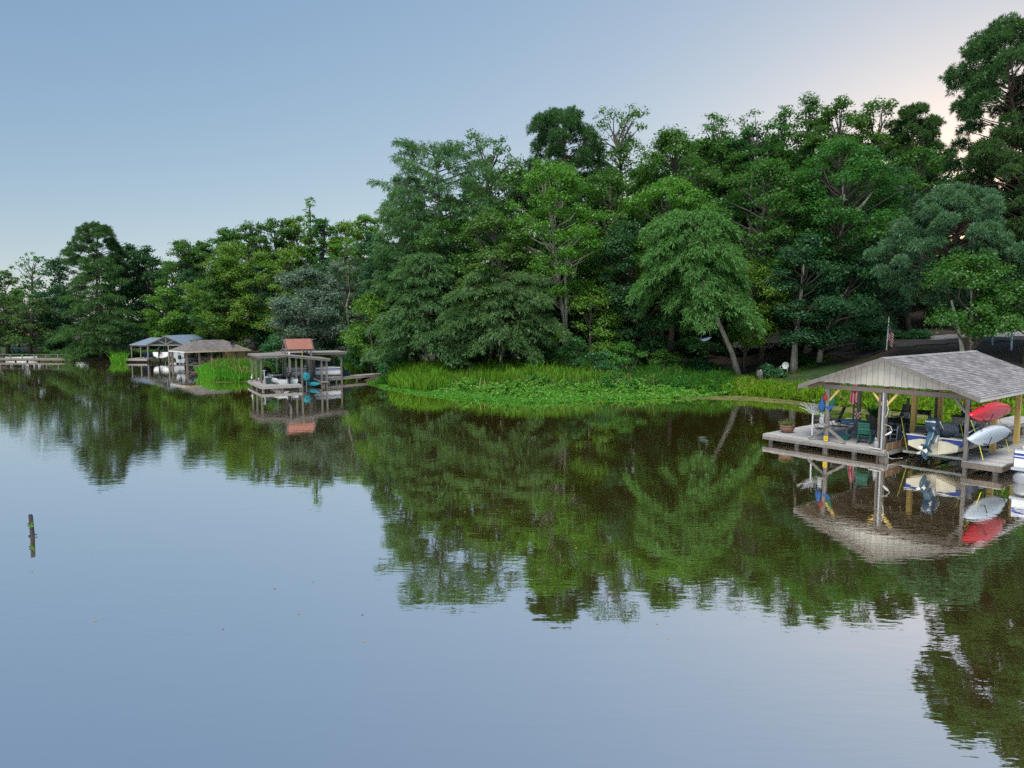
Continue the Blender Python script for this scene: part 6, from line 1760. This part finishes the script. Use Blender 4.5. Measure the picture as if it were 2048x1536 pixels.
def vehicle(name, label, cat, loc, rz, kind, paint):
    t = thing(name, label, cat, loc, rz)
    Ln, B = 5.2, 1.9
    prof = {'pickup': [(-2.6, .45), (-2.6, 1.12), (-.7, 1.14), (-.55, 1.75), (.75, 1.78), (1.35, 1.15), (2.5, 1.02), (2.6, .5)],
            'suv': [(-2.45, .45), (-2.45, 1.2), (-2.25, 1.78), (.6, 1.82), (1.3, 1.2), (2.35, 1.05), (2.45, .5)]}[kind]
    MB().extr([(-B / 2, y, z) for y, z in prof], (B, 0, 0)).build('body', M[paint], t, bevel=.06)
    for s in (-1, 1):
        MB().extr([(s * B / 2, -.45 if kind == 'pickup' else -2.1, 1.22), (s * B / 2, .95, 1.22), (s * B / 2, .62, 1.68), (s * B / 2, -.4 if kind == 'pickup' else -2.0, 1.68)], (s * .012, 0, 0)).build('side_window', M['glass_d'], t)
        for y in (-1.6, 1.6):
            wv = MB().lathe([(.0, -.12), (.3, -.12), (.38, -.08), (.38, .08), (.3, .12), (.0, .12)], 18); wv.v = [(p[2] + s * (B / 2 - .08), p[0] + y, p[1] + .38) for p in wv.v]; wh = wv.build('wheel', M['black'], t)
            wv = MB().lathe([(.0, -.13), (.2, -.13), (.2, .13), (0, .13)], 12); wv.v = [(p[2] + s * (B / 2 - .08), p[0] + y, p[1] + .38) for p in wv.v]; wv.build('rim', M['alu'], wh)
        MB().box((s * (B / 2 - .12), prof[0][0] - .01, .95), (.14, .04, .3)).build('tail_light', M['tail'], t)
        MB().box((s * (B / 2 - .25), 2.52 if kind == 'pickup' else 2.38, .85), (.35, .06, .18)).build('headlight', M['lamp_w'], t)
    MB().box((0, prof[0][0] - .05, .55), (B * .95, .12, .2)).build('bumper', M['alu'] if kind == 'pickup' else M['black'], t, bevel=.03)
    MB().box((0, prof[0][0] - .06, .8), (.34, .02, .17)).build('licence_plate', M['white'], t)
    if kind == 'suv': MB().extr([(-B * .4, -2.44, 1.25), (B * .4, -2.44, 1.25), (B * .38, -2.28, 1.7), (-B * .38, -2.28, 1.7)], (0, -.012, 0)).build('rear_window', M['glass_d'], t)
    else: MB().extr([(-B * .4, -.69, 1.22), (B * .4, -.69, 1.22), (B * .38, -.58, 1.68), (-B * .38, -.58, 1.68)], (0, -.012, 0)).build('rear_window', M['glass_d'], t)
    return t
x, y = gpt(1616, 72); vehicle('pickup_truck', 'black pickup parked in deep shade between two grey trunks, tail to the lake', 'truck', (x, y, gz(x, y)), R(8), 'pickup', 'car')
x, y = gpt(1556, 76); vehicle('parked_car', 'dark car parked in the shade left of the black pickup', 'car', (x, y, gz(x, y)), R(70), 'suv', 'car')
x, y = gpt(1512, 77); vehicle('parked_car', 'grey car in deep shade behind the layered yellow-green tree', 'car', (x, y, gz(x, y)), R(100), 'suv', 'lgrey')

x, y, z = atg(2022, 700)
cp = thing('carport', 'blue-grey steel carport frame at the right edge on the slope', 'carport', (x, y, z), R(-15))
for u in (0, 4.5):
    for v in (0, 4): MB().box((u, v, 1.5), (.14, .14, 3.0)).build('post', M['metal_blue'], cp)
MB().extr([(-.4, -.4, 2.98), (5, -.4, 2.98), (5, 4.4, 3.2), (-.4, 4.4, 3.2)], (0, 0, .08)).build('roof', M['metal_blue'], cp)
MB().beam((0, 0, 2.45), (.5, 0, 2.95), .08, .08).build('brace', M['metal_blue'], cp)
for z_ in (.95, 2.5): MB().box((2.25, 0, z_), (4.5, .04, .04)).build('rail', M['metal_blue'], cp)
x, y, z = atg(2034, 708)
sp2 = thing('steps', 'reddish timber steps with sloping handrail at the right edge', 'steps', (x, y, z), R(-10))
for k in range(6):
    MB().box((.6 + .3 * k, 0, .12 + .18 * k), (.32, 1.2, .06)).build('tread', M['wood_b'], sp2)
for s in (-1, 1):
    MB().beam((.3, s * .6, .0), (2.4, s * .6, 1.25), .06, .22).build('stringer', M['wood_b'], sp2)
    MB().beam((.1, s * .62, .75), (2.4, s * .62, 2.1), .07, .1).build('handrail', M['wood_b'], sp2)
    for k in (0, 1, 2): MB().box((.3 + 1.0 * k, s * .62, .45 + .6 * k), (.08, .08, .9)).build('baluster', M['wood_b'], sp2)
x, y, z = atg(1988, 707)
wp = thing('plant_pot', 'small pale pot with a plant by the drive', 'planter', (x, y, z))
MB().lathe([(.16, 0), (.2, .38), (.22, .42), (.18, .42)], 12).build('pot', M['offwhite'], wp)
rp = np.random.default_rng(9); k = 40
Vq = leaves(rp, np.array([[0, 0, .5]] * k) + rp.normal(size=(k, 3)) * [.18, .18, .1], unit(rp.normal(size=(k, 3))), 6, .08, .14)
np_obj('foliage', np_mesh('foliage', Vq, [quads(Vq)], M['shrub']), wp)['kind'] = 'stuff'
x, y, z = atg(2000, 716)
rw = thing('stone_edging', 'low rough stone edging along the drive', 'wall', (x, y, z), R(8))
rr = random.Random(2)
for k in range(14): MB().ell((-2.2 + .42 * k, rr.uniform(-.1, .1), .1), (rr.uniform(.2, .3), rr.uniform(.16, .25), rr.uniform(.14, .22)), 7, 5).build('stone', M['stone'], rw)

# thin birdhouse post by the shrub, wooden stake in the lake
x, y, z = atg(708, 728)
bhs = thing('birdhouse', 'small birdhouse on a pale pole behind the reeds', 'birdhouse', (x, y, z))
MB().tube([(0, 0, 0), (0, 0, 2.1)], .05, 6).build('pole', M['wood_g'], bhs); MB().box((0, 0, 2.25), (.3, .26, .32)).build('box', M['wood'], bhs)
MB().extr([(-.22, -.2, 2.4), (0, -.2, 2.56), (.22, -.2, 2.4)], (0, .4, 0)).build('roof', M['wood_d'], bhs)
for px, py, lb in ((1735, 690, 0), (1852, 690, 0), (1470, 700, 0)): pass
M['stake'] = surf('stake_wet_wood', (.055, .045, .045), .7, .4, 6, (6, 6, 1), bump=.4)
x, y, _ = at(64, 1072, 0)
sk = thing('wooden_stake', 'dark wooden stake with moss standing alone in the open lake', 'stake', (x, y, 0), R(18))
def rough(mb, amt, seed):
    r_ = random.Random(seed); mb.v = [(a + r_.uniform(-amt, amt), b + r_.uniform(-amt, amt), c) for a, b, c in mb.v]; return mb
MB_ = MB()
MB_.loft([[(-.035 + dx, -.04, z_), (.035 + dx, -.04, z_), (.035 + dx, .04, z_), (-.035 + dx, .04, z_)] for z_, dx in ((-1.2, .06), (0, .0), (.25, -.012), (.45, -.01), (.61, -.02))], closed=True)
rough(MB_, .006, 4).build('plank', M['stake'], sk)
MB().loft([[(.039 + dx, -.035, z_), (.062 + dx, -.035, z_), (.062 + dx, .035, z_), (.039 + dx, .035, z_)] for z_, dx in ((-1.2, .06), (0, .0), (.3, -.012), (.585, -.02))], closed=True).build('plank', M['stake'], sk)
rp = np.random.default_rng(10)
bb_ = np.array([[.02, -.06, .33]] * 30) + rp.normal(size=(30, 3)) * [.03, .015, .03]
Vq = strips(rp, bb_, unit(rp.normal(size=(30, 3)) + [0, -.4, .5]), .09, .018)
np_obj('moss_tuft', np_mesh('moss_tuft', Vq, [quads(Vq)], M['prim']), sk)['kind'] = 'stuff'
for a, z_ in ((-.06, .36), (-.065, .3), (.11, .04), (-.06, .02)): MB().ell((a, -.02, z_), (.025, .03, .02), 7, 5).build('barnacle', M['black'], sk)

# floating leaves and specks drifting on the lake
rf = np.random.default_rng(77)
n_ = 60
fx_ = np.array([at(px, py)[:2] for px, py in zip(rf.uniform(60, 1500, n_), 790 + 500 * rf.uniform(0, 1, n_) ** 2)])
ang = np.linspace(0, 2 * np.pi, 6)[:-1]
rr_ = rf.uniform(.012, .035, (n_, 1)) * rf.uniform(.7, 1.2, (n_, 5))
Vf = np.stack([fx_[:, :1] + rr_ * np.cos(ang), fx_[:, 1:] + rr_ * np.sin(ang), .006 + 0 * rr_], 2).reshape(-1, 3)
tag(np_obj('floating_leaves', np_mesh('floating_leaves', Vf, [np.arange(n_ * 5).reshape(-1, 5)], M['dry'])), 'scattered leaves and specks floating on the open lake', kind='stuff')
